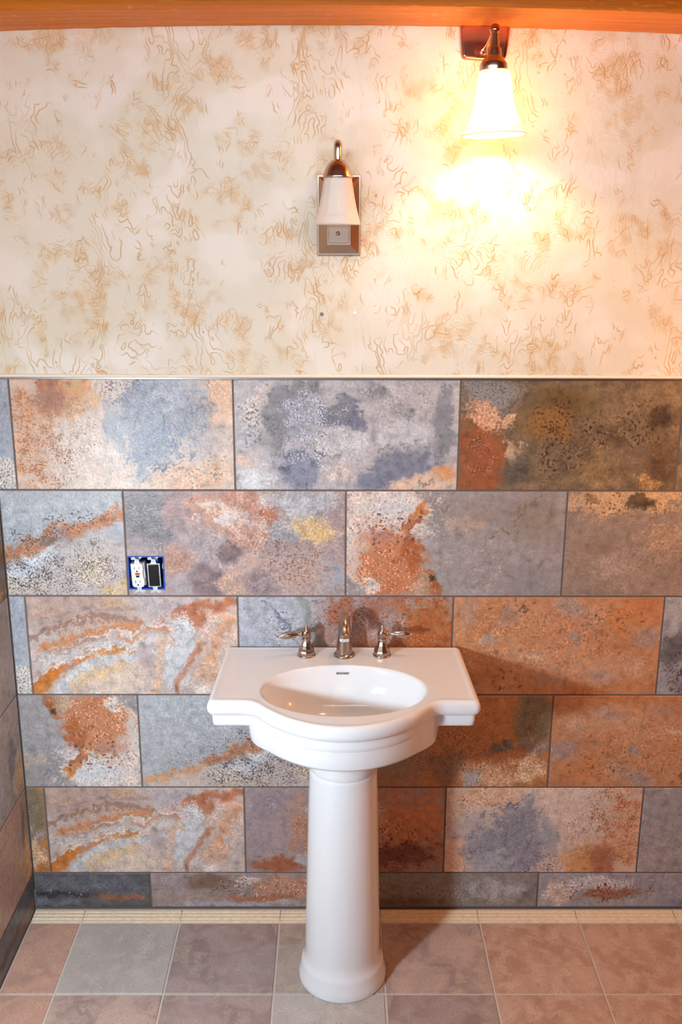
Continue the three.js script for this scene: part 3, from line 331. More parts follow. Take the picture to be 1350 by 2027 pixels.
// ---------------------------------------------------------------- floor tiles
const FT = 256;
function floorTexture(seed, c1, c2, c3) {
  const d = new Uint8Array(FT * FT * 4), o = seed * 19.3;
  for (let j = 0; j < FT; j++) for (let i = 0; i < FT; i++) {
    const u = i / FT, v = j / FT, wv = fbm(u * 3 + o, v * 3, 3), n1 = fbm(u * 2.6 + o + wv * 0.6, v * 2.6 + 8 + wv, 5), n2 = fbm(u * 7 + o, v * 7 + 31 + wv, 4), nf = fbm(u * 45 + o, v * 45, 2);
    const k = clamp(0.5 + 1.6 * n1 + 0.15 * nf), s = sm(-0.15, 0.65, n2 + 0.5 * n1 + 0.15 * nf), vein = sm(0.05, 0, Math.abs(n2 - 0.08)) * sm(0, 0.4, n1 + 0.1) * 0.35, pit = sm(0.55, 0.72, noise(u * 48 + o, v * 48) + 0.3 * n2) * 0.35, a = (j * FT + i) * 4;
    for (let c = 0; c < 3; c++) { let x = c1[c] + (c2[c] - c1[c]) * k; x += (c3[c] - x) * s * 0.7; x += ([206, 190, 178][c] - x) * vein; x += ([104, 84, 74][c] - x) * pit; d[a + c] = clamp(x * (1 + 0.07 * nf), 0, 255); } d[a + 3] = 255;
  }
  return new THREE.MeshPhysicalMaterial({ map: texture(FT, FT, d, true), roughness: 0.45, specularIntensity: 0.7, bumpMap: bumpTile, bumpScale: 0.0008 });
}
const FM = {
  pink: floorTexture(1, [200, 160, 140], [178, 142, 128], [214, 174, 142]), pale: floorTexture(2, [186, 178, 170], [172, 162, 154], [200, 192, 184]), mauve: floorTexture(3, [172, 152, 146], [148, 126, 120], [184, 166, 154]),
  beige: floorTexture(4, [184, 164, 150], [156, 138, 128], [202, 184, 168]), warm: floorTexture(5, [200, 168, 150], [172, 134, 112], [214, 184, 164]), mix: floorTexture(6, [192, 168, 154], [154, 134, 128], [208, 178, 156]),
};
const floorGrout = new THREE.MeshStandardMaterial({ color: lin(206, 194, 182), roughness: 0.95 });
part('grout_bed', boxAt(XL - 0.12, XR + 0.1, -0.12, -0.0028, -0.2, 4.32), floorGrout, floor);
const FX = [-0.955, -0.80, -0.495, -0.187, 0.1257, 0.4325, 0.740, 1.047, 1.354, 1.62], FZ = [0.064, 0.3625, 0.670, 0.978, 1.286, 1.594, 1.902, 2.21, 2.518, 2.826, 3.134, 3.442, 3.75, 4.058, 4.2];
const FK = [['pink', 'pale', 'mauve', 'beige', 'mix', 'warm', 'warm', 'pink', 'beige'], ['pink', 'mix', 'mauve', 'pale', 'mauve', 'warm', 'warm', 'mix', 'pale']], kinds = Object.keys(FM);
for (let r = 0; r + 1 < FZ.length; r++) for (let c = 0; c + 1 < FX.length; c++) {
  const g = 0.0055, w = FX[c + 1] - FX[c] - g, h = FZ[r + 1] - FZ[r] - g, f = (r * 3 + c) % 4, cut = w < 0.29 ? [1 - w / 0.305, 1, 0, 1] : [[0, 1, 0, 1], [1, 0, 0, 1], [0, 1, 1, 0], [1, 0, 1, 0]][f];
  const m = part('floor_tile', cachedTile(w, h, 0.01, 0.0016, cut), FM[FK[r]?.[c] ?? kinds[(r * 5 + c * 7 + r * c) % 6]], floor, [(FX[c] + FX[c + 1]) / 2, 0, (FZ[r] + FZ[r + 1]) / 2]);
  m.rotation.x = -Math.PI / 2;
}
// ribbed border strips along the foot of the wall
{
  const bb = struct('baseboard_back', 'tan ribbed stone border strips along the foot of the tiled wall', 'baseboard');
  const d = new Uint8Array(256 * 64 * 4);
  for (let j = 0; j < 64; j++) for (let i = 0; i < 256; i++) { const n = fbm(i / 14, j / 5, 4), f = noise(i / 2.2, j / 2.2), p = sm(0.5, 0.7, noise(i / 5 + 8, j / 3)) * 0.5, a = (j * 256 + i) * 4; [[240, 222, 194], [224, 200, 168]].reduce((A, B) => A.map((v, c) => d[a + c] = clamp((v + (B[c] - v) * clamp(0.5 + n) ) * (1 - 0.45 * p) * (1 + 0.05 * f), 0, 255))); d[a + 3] = 255; }
  const mat = new THREE.MeshStandardMaterial({ map: texture(256, 64, d, true, true), roughness: 0.7 });
  const prof = new THREE.Shape([[0.010, -0.004], [0.010, 0.003], [0.012, 0.0062], [0.020, 0.0066], [0.023, 0.0045], [0.025, 0.0045], [0.027, 0.0058], [0.034, 0.0058], [0.036, 0.003], [0.038, 0.003], [0.041, 0.0042], [0.048, 0.0042], [0.050, 0.0012], [0.059, 0.0008], [0.0605, -0.001], [0.0605, -0.004]].map((p) => new THREE.Vector2(...p)));
  const X = [-0.955, -0.797, -0.494, -0.186, 0.1257, 0.430, 0.737, 1.044, 1.35, 1.62];
  for (let i = 0; i + 1 < X.length; i++) {
    const L = X[i + 1] - X[i] - 0.003, g = new THREE.ExtrudeGeometry(prof, { depth: L, bevelEnabled: false }).rotateY(-Math.PI / 2).scale(-1, 1, 1);
    // profile x runs out from the wall (+z), extrusion along +x
    const q = g.attributes.position; for (let k = 0; k < q.count; k++) { q.setXYZ(k, q.getX(k), q.getY(k), q.getZ(k)); }
    if (g.index) { const ix = g.index.array; for (let k = 0; k < ix.length; k += 3) [ix[k], ix[k + 1]] = [ix[k + 1], ix[k]]; }
    metreUV(g, 0.3, 0.06, 'x', 'z'); g.computeVertexNormals(); part('border_strip', g, mat, bb, [X[i] + 0.0015, 0, 0]);
    if (i) part('joint', boxAt(X[i] - 0.0015, X[i] + 0.0015, -0.0028, 0.0016, 0.012, 0.0605), floorGrout, bb);
  }
}

// ---------------------------------------------------------------- cambered ceiling beam over the wall
{
  const g = new THREE.BoxGeometry(XR - XL, 0.26, 0.2, 120, 6, 8).translate((XL + XR) / 2, 0.13, 0.1), p = g.attributes.position;
  for (let i = 0; i < p.count; i++) {
    const x = p.getX(i), y = p.getY(i), z = p.getZ(i), edge = y < 0.01 && z > 0.19;
    const sag = 2.5444 - 0.0165 * Math.min((x / 0.845) ** 2, 2 * Math.abs(x / 0.845) - 1 + 0 * x > 1 ? 2 * Math.abs(x / 0.845) - 1 : (x / 0.845) ** 2);
    p.setXYZ(i, x, y + sag + (y < 0.01 ? 0.0012 * noise(x * 22, z * 30) + (edge ? 0.0025 + 0.002 * noise(x * 40, 3) : 0) : 0), z + (z > 0.19 ? 0.002 * noise(x * 12, y * 20) - (edge ? 0.0015 : 0) : 0));
  }
  g.computeVertexNormals();
  const uv = g.attributes.uv; for (let i = 0; i < p.count; i++) uv.setXY(i, p.getX(i) / 2 + 0.5, (p.getY(i) + p.getZ(i) * 0.8) / 0.5);
  const b = thing('ceiling_beam', 'orange varnished wooden beam running across the top of the plaster wall', 'beam'); part('timber', g, wood, b);
}

// ---------------------------------------------------------------- pedestal sink
const porcelain = new THREE.MeshPhysicalMaterial({ color: lin(233, 232, 232), roughness: 0.06, ior: 1.5 });
const sink = thing('pedestal_sink', 'white glazed pedestal sink with bowed front and oval bowl', 'sink', [0.006, 0, 0]);
const DECK = 0.897;
function outline(n, d = 0) {                                       // plan of the top, drawn in by d; x right, z towards the viewer
  const P = new THREE.Path(), W = 0.351 - d, ZB = 0.006 + Math.max(d, 0), ZF = 0.371 - d, S1 = 0.268 - d * 0.35, r = Math.max(0.014 - d * 0.5, 0.004);
  P.moveTo(0, ZB); P.lineTo(W - 0.010 - r, ZB); P.quadraticCurveTo(W - 0.010, ZB, W - 0.010, ZB + r); P.lineTo(W, ZF - r); P.quadraticCurveTo(W, ZF, W - r, ZF); P.lineTo(S1, ZF);
  P.bezierCurveTo(S1 - 0.035, ZF, S1 - 0.045, ZF + 0.018, S1 - 0.066, ZF + 0.043); P.bezierCurveTo(0.155 - d * 0.5, 0.468 - d * 0.9, 0.085, 0.514 - d, 0, 0.514 - d);
  const half = P.getSpacedPoints(n), out = half.slice(); for (let i = half.length - 2; i > 0; i--) out.push(new THREE.Vector2(-half[i].x, half[i].y)); return out;
}
const OUT = outline(150);
const off = (d) => outline(150, -d);
const BC = [0.0, 0.292], BA = 0.214, BB = 0.150;                   // bowl centre and half axes
function rings(list, closeLast) {                                  // list of arrays of [x,y,z], all of equal length
  const n = list[0].length, pos = [], idx = [];
  list.forEach((r) => r.forEach((p) => pos.push(...p)));
  for (let k = 0; k + 1 < list.length; k++) for (let i = 0; i < n; i++) { const a = k * n + i, b = k * n + (i + 1) % n, c = a + n, d = b + n; idx.push(a, c, b, b, c, d); }
  if (closeLast) { const c = pos.length / 3, L = list[list.length - 1], m = [0, 1, 2].map((e) => L.reduce((s, p) => s + p[e], 0) / n); pos.push(...m); const k = (list.length - 1) * n; for (let i = 0; i < n; i++) idx.push(k + i, c, k + (i + 1) % n); }
  const g = new THREE.BufferGeometry(); g.setAttribute('position', new THREE.Float32BufferAttribute(pos, 3)); g.setIndex(idx); g.computeVertexNormals(); return g;
}
const ANG = OUT.map((p) => Math.atan2((p.y - BC[1]) / BB, (p.x - BC[0]) / BA));
const bowlProfile = [[1.045, 0], [1.02, -0.0012], [1.0, -0.005], [0.985, -0.012], [0.965, -0.026], [0.935, -0.045], [0.89, -0.066], [0.83, -0.085], [0.75, -0.102], [0.64, -0.116], [0.5, -0.126], [0.34, -0.132], [0.18, -0.136], [0.1, -0.139]];
const bowlRing = (s, y) => ANG.map((a) => [BC[0] + BA * s * Math.cos(a), DECK + y - 0.0016, BC[1] + BB * s * Math.sin(a)]);
{
  const side = [[-0.060, -0.0750], [-0.030, -0.0765], [-0.0185, -0.0755], [-0.0135, -0.071], [-0.0120, -0.060], [-0.0115, -0.046], [-0.0110, -0.0415], [-0.0075, -0.0395], [-0.0045, -0.037], [-0.0010, -0.030], [0.0005, -0.022], [-0.0005, -0.013], [-0.0035, -0.006], [-0.008, -0.0015], [-0.013, 0.0], [-0.018, -0.0004], [-0.0225, -0.0013], [-0.027, -0.0016]];
  const list = side.map(([d, y]) => off(d).map((q) => [q.x, DECK + y, q.y]));
  const inner = off(-0.027), rim = bowlRing(1.045, 0);
  for (const t of [0.33, 0.66]) list.push(inner.map((q, i) => [q.x + (rim[i][0] - q.x) * t, DECK - 0.0016, q.y + (rim[i][2] - q.y) * t]));
  const prof = new THREE.CatmullRomCurve3(bowlProfile.map(([s, y]) => new THREE.Vector3(s, y, 0))).getPoints(44);
  for (const p of prof) list.push(bowlRing(p.x, p.y));
  const top = rings(list, true);
  // under the rim: the bowed apron and the tapering underside of the bowl
  const ap = [];
  { const P = new THREE.Path(), a = 0.2545, r = 0.05; P.moveTo(0, 0.03); P.lineTo(a - r, 0.03); P.quadraticCurveTo(a - 0.012, 0.03, a - 0.008, 0.09); P.bezierCurveTo(a + 0.002, 0.18, a + 0.002, 0.28, 0.2515, 0.332); P.bezierCurveTo(0.249, 0.358, 0.232, 0.374, 0.2010, 0.4010); P.bezierCurveTo(0.149, 0.456, 0.085, 0.5012, 0, 0.5012);
    const h = P.getSpacedPoints(100); ap.push(...h); for (let i = h.length - 2; i > 0; i--) ap.push(new THREE.Vector2(-h[i].x, h[i].y)); }
  const aprof = [[1.0, -0.03], [0.997, -0.05], [0.99, -0.078], [0.978, -0.104], [0.966, -0.122], [0.95, -0.129], [0.92, -0.133], [0.8, -0.146], [0.62, -0.170], [0.45, -0.196], [0.385, -0.211], [0.375, -0.222]];
  const apron = rings([...aprof].reverse().map(([s, y]) => { const k = clamp((0.95 - s) / 0.575), ex = 1 - k; return ap.map((q) => { const cz = 0.275, vx = q.x * s, vz = cz + (q.y - cz) * s, a = Math.atan2(q.y - cz, q.x), rr = 0.0905; return [vx * ex + rr * Math.cos(a) * k, DECK + y, vz * ex + (cz + rr * Math.sin(a)) * k]; }); }), false);
  part('basin', mergeGeometries([top, apron]), porcelain, sink);
  const foot = smoothProfile([[0.0865, 0.664], [0.091, 0.655], [0.0925, 0.63], [0.0975, 0.46], [0.1020, 0.29], [0.1055, 0.13], [0.1065, 0.088], [0.110, 0.070], [0.1165, 0.055], [0.1185, 0.044], [0.1215, 0.030], [0.1245, 0.016], [0.1250, 0.004], [0.1240, 0.0005]], 90).reverse();
  part('pedestal', lathe([[0, 0.0005], ...foot, [0.06, 0.664]], 96), porcelain, sink, [0, 0, 0.275]);
  part('neck_ring', lathe(smoothProfile([[0.084, 0.650], [0.0885, 0.660], [0.0905, 0.672], [0.0895, 0.684], [0.083, 0.690]], 20), 72), porcelain, sink, [0, 0, 0.275]);
  const nickel = metal(190, 184, 178, 0.2);
  part('drain', lathe([[0, 0.004], [0.014, 0.004], [0.016, 0.001], [0.020, 0.002], [0.024, 0.0005], [0.024, -0.004]], 36), nickel, sink, [BC[0], DECK - 0.1405, BC[1]]);
  // maker's name fired into the glaze on the back of the bowl
  const cv = document.createElement('canvas'); cv.width = 512; cv.height = 64; const cx = cv.getContext('2d');
  cx.fillStyle = '#000'; cx.fillRect(0, 0, 512, 64); cx.fillStyle = '#fff'; cx.font = 'italic bold 50px serif'; cx.textAlign = 'center'; cx.textBaseline = 'middle'; cx.fillText('American Standard', 256, 32, 500);
  const al = new THREE.CanvasTexture(cv); al.magFilter = THREE.LinearFilter;
  const pos = [], uv = [], ix = [], NX = 16, NY = 4, at = (u, v) => { const s = 0.9795 - 0.020 * (1 - v), y0 = -0.0145 - 0.0125 * (1 - v), a = -Math.PI / 2 + (u - 0.5) * 0.178 - 0.012; const S = s - 0.004; return [BC[0] + BA * S * Math.cos(a), DECK + y0 - 0.0016 + 0.0004, BC[1] + BB * S * Math.sin(a)]; };
  for (let j = 0; j <= NY; j++) for (let i = 0; i <= NX; i++) { pos.push(...at(i / NX, j / NY)); uv.push(i / NX, j / NY); }
  for (let j = 0; j < NY; j++) for (let i = 0; i < NX; i++) { const a = j * (NX + 1) + i; ix.push(a, a + 1, a + NX + 1, a + 1, a + NX + 2, a + NX + 1); }
  const g = new THREE.BufferGeometry(); g.setAttribute('position', new THREE.Float32BufferAttribute(pos, 3)); g.setAttribute('uv', new THREE.Float32BufferAttribute(uv, 2)); g.setIndex(ix); g.computeVertexNormals();
  part('printed_name', g, new THREE.MeshStandardMaterial({ color: lin(58, 58, 64), alphaMap: al, transparent: true, roughness: 0.3, side: THREE.DoubleSide }), sink);
}

// ---------------------------------------------------------------- faucet: spout and two lever handles
const nickelBrush = metal(176, 158, 142, 0.26), nickelPlate = metal(186, 174, 164, 0.2);
const faucet = thing('faucet', 'brushed nickel faucet with short spout and two lever handles on the sink', 'faucet', [0, DECK - 0.0016, 0.068]);
{
  const f = new THREE.Group(); f.name = 'spout'; f.position.set(0.0095, 0, 0); faucet.add(f);
  part('base_ring', lathe([[0, 0.009], [0.022, 0.009], [0.0255, 0.0085], [0.0275, 0.006], [0.0300, 0.004], [0.0305, 0], [0, 0]], 48), nickelPlate, f);
  part('body', lathe(smoothProfile([[0.0235, 0.008], [0.0225, 0.02], [0.0195, 0.05], [0.0172, 0.078], [0.0165, 0.095], [0.0150, 0.108], [0.010, 0.116], [0, 0.118]], 40), 48), nickelBrush, f);
  // spout: circles swept forward and down, flaring at the mouth
  const c = new THREE.CatmullRomCurve3([[0, 0.098, -0.004], [0, 0.116, 0.010], [0, 0.1225, 0.030], [0, 0.1195, 0.048], [0, 0.110, 0.063], [0, 0.097, 0.072], [0, 0.089, 0.076]].map((p) => new THREE.Vector3(...p)));
  const list = [], N = 40, M = 32; for (let k = 0; k <= N; k++) { const t = k / N, p = c.getPoint(t), d = c.getTangent(t), r = 0.0130 + 0.0012 * Math.sin(t * 3) + 0.0082 * clamp((t - 0.5) / 0.5) ** 2.2; const e = new THREE.Vector3(1, 0, 0), q = new THREE.Vector3().crossVectors(d, e).normalize(); list.push(Array.from({ length: M }, (_, i) => { const a = -i / M * Math.PI * 2; return [p.x + e.x * r * Math.cos(a) + q.x * r * Math.sin(a), p.y + q.y * r * Math.sin(a), p.z + q.z * r * Math.sin(a)]; })); }
  part('nozzle', rings(list, true), nickelBrush, f);
  const cv = document.createElement('canvas'); cv.width = 128; cv.height = 40; const cx = cv.getContext('2d'); cx.fillStyle = '#e9eaf0'; cx.fillRect(0, 0, 128, 40); cx.fillStyle = '#74747e'; cx.font = 'italic bold 30px serif'; cx.textAlign = 'center'; cx.textBaseline = 'middle'; cx.fillText('Pfister', 66, 20, 110);
  const tx = new THREE.CanvasTexture(cv); tx.colorSpace = THREE.SRGBColorSpace;
  const lab = new THREE.CylinderGeometry(0.0199, 0.0205, 0.0078, 20, 1, true, -0.72, 1.44).translate(0, 0.0515, 0);
  part('sticker', lab, new THREE.MeshStandardMaterial({ map: tx, roughness: 0.5, side: THREE.DoubleSide }), f).userData.label = 'small white paper sticker with dark lettering';
}
function handle(label, x, turn, tilt) {
  const h = new THREE.Group(); h.name = 'handle'; h.position.set(x, 0, 0); h.userData.label = label; faucet.add(h);
  part('base_ring', lathe([[0, 0.006], [0.0235, 0.006], [0.0255, 0.004], [0.0262, 0.002], [0.0262, 0], [0, 0]], 40), nickelPlate, h);
  const bell = lathe([[0.0238, 0.006], [0.0240, 0.012], [0.0228, 0.017], [0.0185, 0.023], [0.0140, 0.032], [0.0115, 0.041], [0.0105, 0.048], [0, 0.048]], 10).toNonIndexed(); bell.computeVertexNormals(); part('bell', bell, nickelPlate, h);
  part('collar', lathe(smoothProfile([[0, 0.047], [0.0115, 0.047], [0.0135, 0.0495], [0.0115, 0.052], [0.0085, 0.054], [0, 0.055]], 20), 32), nickelPlate, h);
  part('hub', lathe(smoothProfile([[0.0085, 0.052], [0.0120, 0.058], [0.0132, 0.066], [0.0120, 0.073], [0.0075, 0.079], [0.0045, 0.083], [0.0022, 0.090], [0.0, 0.0955]], 36), 32), nickelBrush, h);
  const N = 36, M = 40, prof = new THREE.CatmullRomCurve3([[0.006, 0.0062], [0.012, 0.0062], [0.014, 0.0088], [0.017, 0.0088], [0.019, 0.0058], [0.024, 0.0050], [0.032, 0.0068], [0.046, 0.0108], [0.058, 0.0108], [0.070, 0.0072], [0.079, 0.0030], [0.083, 0.0034], [0.0865, 0.0026], [0.0875, 0.0006]].map(([a, r]) => new THREE.Vector3(a, r, 0)), false, 'centripetal');
  const list = []; for (let k = 0; k <= N * 2; k++) { const p = prof.getPoint(k / N / 2), fl = sm(0.022, 0.034, p.x) * sm(0.082, 0.07, p.x); list.push(Array.from({ length: M }, (_, i) => { const a = i / M * Math.PI * 2 + p.x * 9, r = p.y * (1 - 0.2 * fl * (0.5 - 0.5 * Math.cos(a * 6 - p.x * 54))); return [p.x, r * Math.cos(a), r * 0.92 * Math.sin(a)]; })); }
  const lever = part('lever', rings(list, true), nickelBrush, h, [0, 0.0655, 0]); lever.rotation.set(0, turn, tilt, 'YXZ'); return h;
}
handle('handle with its lever pointing left', -0.0985, Math.PI + 0.22, -0.03);
handle('handle with its lever pointing right', 0.1165, -0.12, 0.02);

// ---------------------------------------------------------------- wall sconces
const satin = metal(186, 166, 148, 0.24), polishedWoodTint = metal(198, 128, 100, 0.14);  // reddish tint of the lit sconce metal stands in for reflected wood
function fluted(profile, flutes, depth, from, to) {                // glass shade: a lathe whose radius ripples between two heights
  const M = flutes * 8; return rings(profile.map(([r, y]) => Array.from({ length: M }, (_, i) => { const a = -i / M * Math.PI * 2, k = depth * sm(from, from - 0.004, y) * sm(to, to + 0.004, y); const q = r * (1 - k * Math.abs(Math.sin(a * flutes / 2))); return [q * Math.cos(a), y, q * Math.sin(a)]; })), false);
}
{
  const s = thing('wall_sconce', 'unlit wall sconce with rectangular nickel plate and fluted shade above the sink', 'sconce', [-0.009, 2.0945, 0]);
  const plate = (w, h, d, ch) => { const sh = new THREE.Shape([[-w / 2, -h / 2], [w / 2, -h / 2], [w / 2, h / 2], [-w / 2, h / 2]].map((p) => new THREE.Vector2(...p))); return new THREE.ExtrudeGeometry(sh, { depth: 0.001, bevelEnabled: true, bevelThickness: d, bevelSize: ch, bevelOffset: -ch, bevelSegments: 1 }); };
  part('plate_rim', new RoundedBoxGeometry(0.1125, 0.199, 0.008, 2, 0.0015).translate(0, 0, 0.0035), satin, s);
  const w = 0.104, h = 0.190, wi = 0.060, hi = 0.146, pos = [], Z0 = 0.0076, Z1 = 0.021, A = [[-w / 2, -h / 2, Z0], [w / 2, -h / 2, Z0], [w / 2, h / 2, Z0], [-w / 2, h / 2, Z0]], B = [[-wi / 2, -hi / 2, Z1], [wi / 2, -hi / 2, Z1], [wi / 2, hi / 2, Z1], [-wi / 2, hi / 2, Z1]];
  for (let i = 0; i < 4; i++) { const j = (i + 1) % 4; for (const p of [A[i], A[j], B[j], A[i], B[j], B[i]]) pos.push(...p); }
  for (const p of [B[0], B[1], B[2], B[0], B[2], B[3]]) pos.push(...p);
  const g = new THREE.BufferGeometry(); g.setAttribute('position', new THREE.Float32BufferAttribute(pos, 3)); g.computeVertexNormals(); part('bevelled_plate', g, satin, s);
  part('panel', new RoundedBoxGeometry(0.053, 0.138, 0.007, 2, 0.0015).translate(0, 0, 0.0235), satin, s);
  part('screw', lathe([[0, 0.005], [0.0028, 0.0045], [0.0042, 0.003], [0.0045, 0], [0.0055, 0], [0.0055, -0.002]], 24).rotateX(Math.PI / 2), nickelPlate, s, [-0.002, -0.045, 0.0272]);
  const AX = -0.003, AZ = 0.1;
  part('arm', tube([[AX, 0.02, 0.025], [AX, 0.024, 0.034], [AX, 0.06, 0.046], [AX, 0.12, 0.050], [AX, 0.155, 0.060], [AX, 0.168, 0.080], [AX, 0.162, 0.096], [AX, 0.145, 0.1], [AX, 0.118, 0.1]], 0.0098, 60, 8), satin, s);
  part('cap', lathe(smoothProfile([[0.0102, 0.129], [0.0125, 0.1285], [0.0185, 0.1245], [0.0265, 0.1155], [0.0325, 0.104], [0.0358, 0.095], [0.0378, 0.0885], [0.0372, 0.086], [0.034, 0.0855]], 40), 48), satin, s, [AX, 0, AZ]);
  const glass = new THREE.MeshPhysicalMaterial({ color: lin(244, 232, 220), roughness: 0.45, transmission: 0.3, thickness: 0, ior: 1.45 });
  const sh = part('glass_shade', fluted(smoothProfile([[0.0320, 0.0905], [0.0345, 0.084], [0.0375, 0.065], [0.0415, 0.042], [0.0465, 0.018], [0.0515, -0.003], [0.0540, -0.012], [0.0555, -0.021], [0.0560, -0.0235]], 44), 12, 0.035, 0.082, -0.004), glass, s, [AX, 0, AZ]);
  part('shade_rim', new THREE.TorusGeometry(0.0557, 0.0016, 8, 64).rotateX(Math.PI / 2), glass, sh, [0, -0.0235, 0]);
  const socket = part('socket', lathe([[0, 0.088], [0.013, 0.088], [0.013, 0.05], [0, 0.05]], 24), new THREE.MeshStandardMaterial({ color: lin(226, 220, 210), roughness: 0.6 }), s, [AX, 0, AZ]);
  part('bulb', new THREE.SphereGeometry(0.019, 24, 18).scale(1, 1.25, 1).translate(0, 0.03, 0), new THREE.MeshPhysicalMaterial({ color: lin(240, 238, 232), roughness: 0.4 }), socket);
}
const lampGlass = new THREE.MeshPhysicalMaterial({ color: lin(252, 234, 196), roughness: 0.6, transmission: 0.2, thickness: 0, ior: 1.45 });
{
  const X = 0.3555, Y = 2.50, s = thing('wall_sconce', 'lit wall sconce with glowing bell-shaped glass shade under the wooden beam', 'sconce', [X, Y, 0]);
  { const sh = new THREE.Shape(); sh.moveTo(-0.0605, 0.05); sh.bezierCurveTo(-0.0615, 0.02, -0.0580, 0.0, -0.0555, -0.020); sh.quadraticCurveTo(-0.0545, -0.0275, -0.047, -0.0285); sh.quadraticCurveTo(0, -0.034, 0.047, -0.0285); sh.quadraticCurveTo(0.0545, -0.0275, 0.0555, -0.020); sh.bezierCurveTo(0.0580, 0, 0.0615, 0.02, 0.0605, 0.05); sh.closePath();
    part('backplate', new THREE.ExtrudeGeometry(sh, { depth: 0.008, bevelEnabled: true, bevelThickness: 0.006, bevelSize: 0.007, bevelOffset: -0.007, bevelSegments: 4, curveSegments: 16 }).translate(0, -0.004, 0), polishedWoodTint, s, [-0.005, 0, 0]); }
  part('arm', tube([[-0.005, -0.008, 0.012], [-0.004, -0.010, 0.030], [-0.002, -0.008, 0.065], [0, 0.002, 0.105], [0, 0.012, 0.132], [0, 0.012, 0.14]], 0.0078, 40, 20), polishedWoodTint, s);
  const AZ = 0.14;
  part('knuckle', new THREE.SphereGeometry(0.0128, 32, 20), polishedWoodTint, s, [0, 0.010, AZ]);
  part('socket_cup', lathe([[0.0085, 0.002], [0.0098, -0.002], [0.0100, -0.012], [0.0115, -0.0135], [0.0120, -0.027], [0.0140, -0.029], [0.0165, -0.0305], [0.0178, -0.046], [0.0190, -0.049], [0.0230, -0.053], [0.0290, -0.061], [0.0325, -0.0645], [0.0330, -0.080], [0.0300, -0.081]], 48), satin, s, [0, 0, AZ]);
  const shade = part('glass_shade', fluted(smoothProfile([[0.0300, -0.0785], [0.0350, -0.081], [0.0385, -0.087], [0.0405, -0.105], [0.0435, -0.130], [0.0480, -0.155], [0.0555, -0.178], [0.0655, -0.198], [0.0735, -0.211], [0.0765, -0.218], [0.0760, -0.2225]], 60), 24, 0.035, -0.083, -0.19), lampGlass, s, [0, 0, AZ]);
  shade.rotation.set(0, 0, 0.035); part('shade_rim', new THREE.TorusGeometry(0.0758, 0.0018, 8, 72).rotateX(Math.PI / 2), lampGlass, shade, [0, -0.2225, 0]);
  const bulb = part('bulb', lathe(smoothProfile([[0, -0.192], [0.014, -0.188], [0.0225, -0.175], [0.024, -0.160], [0.019, -0.140], [0.0125, -0.120], [0.0125, -0.100]], 30), 28), new THREE.MeshStandardMaterial({ color: lin(255, 240, 214), emissive: new THREE.Color(1, 0.72, 0.4), emissiveIntensity: 6, roughness: 0.4 }), s, [0, 0, AZ]);
  const L = new THREE.PointLight(new THREE.Color(1, 0.72, 0.40), WARM); L.position.set(0, -0.165, AZ); L.castShadow = true; L.shadow.radius = 1.0; s.add(L);
}
// unseen side lamps outside the picture, inferred from shadows and tints
function sideLamp(label, x, y, z, nx, color, power, r, shaded) {
  const s = thing('side_lamp', label, 'wall lamp', [x, y, z]);
  part('wall_plate', lathe([[0, 0.02], [0.04, 0.018], [0.05, 0.012], [0.052, 0], [0, 0]], 40).rotateZ(-nx * Math.PI / 2), satin, s, [0, shaded ? 0.16 : 0, 0]);
  if (shaded) {
    part('arm', tube([[0, 0.16, 0], [nx * 0.05, 0.17, 0], [nx * 0.11, 0.17, 0], [nx * 0.12, 0.14, 0]], 0.008), satin, s);
    part('added_shade', lathe(smoothProfile([[0.022, 0.155], [0.05, 0.148], [0.085, 0.12], [0.108, 0.075], [0.116, 0.026]], 24), 48), satin, s, [nx * 0.12, 0, 0]);  // shade added to cut this lamp's light off the upper wall
  } else part('arm', tube([[0, 0, 0], [nx * 0.05, 0, 0], [nx * 0.09, -0.06, 0], [nx * 0.12, -r, 0]], 0.008), satin, s);
  part('globe', new THREE.SphereGeometry(r, 40, 28), new THREE.MeshStandardMaterial({ color: 0xffffff, emissive: color, emissiveIntensity: 8, roughness: 0.3 }), s, [nx * 0.12, 0, 0]);
  const L = new THREE.PointLight(color, power); L.position.set(nx * 0.12, 0, 0); L.castShadow = true; L.shadow.radius = r / 0.02; s.add(L);
}
sideLamp('white globe wall lamp under an added metal shade on the left side wall', XL, 1.28, 1.44, 1, new THREE.Color(0.68, 0.86, 1.0), KEY, 0.06, true);
sideLamp('warm globe wall lamp on the right side wall', XR, 1.6, 0.42, -1, new THREE.Color(1, 0.5, 0.15), RIGHT, 0.06, false);
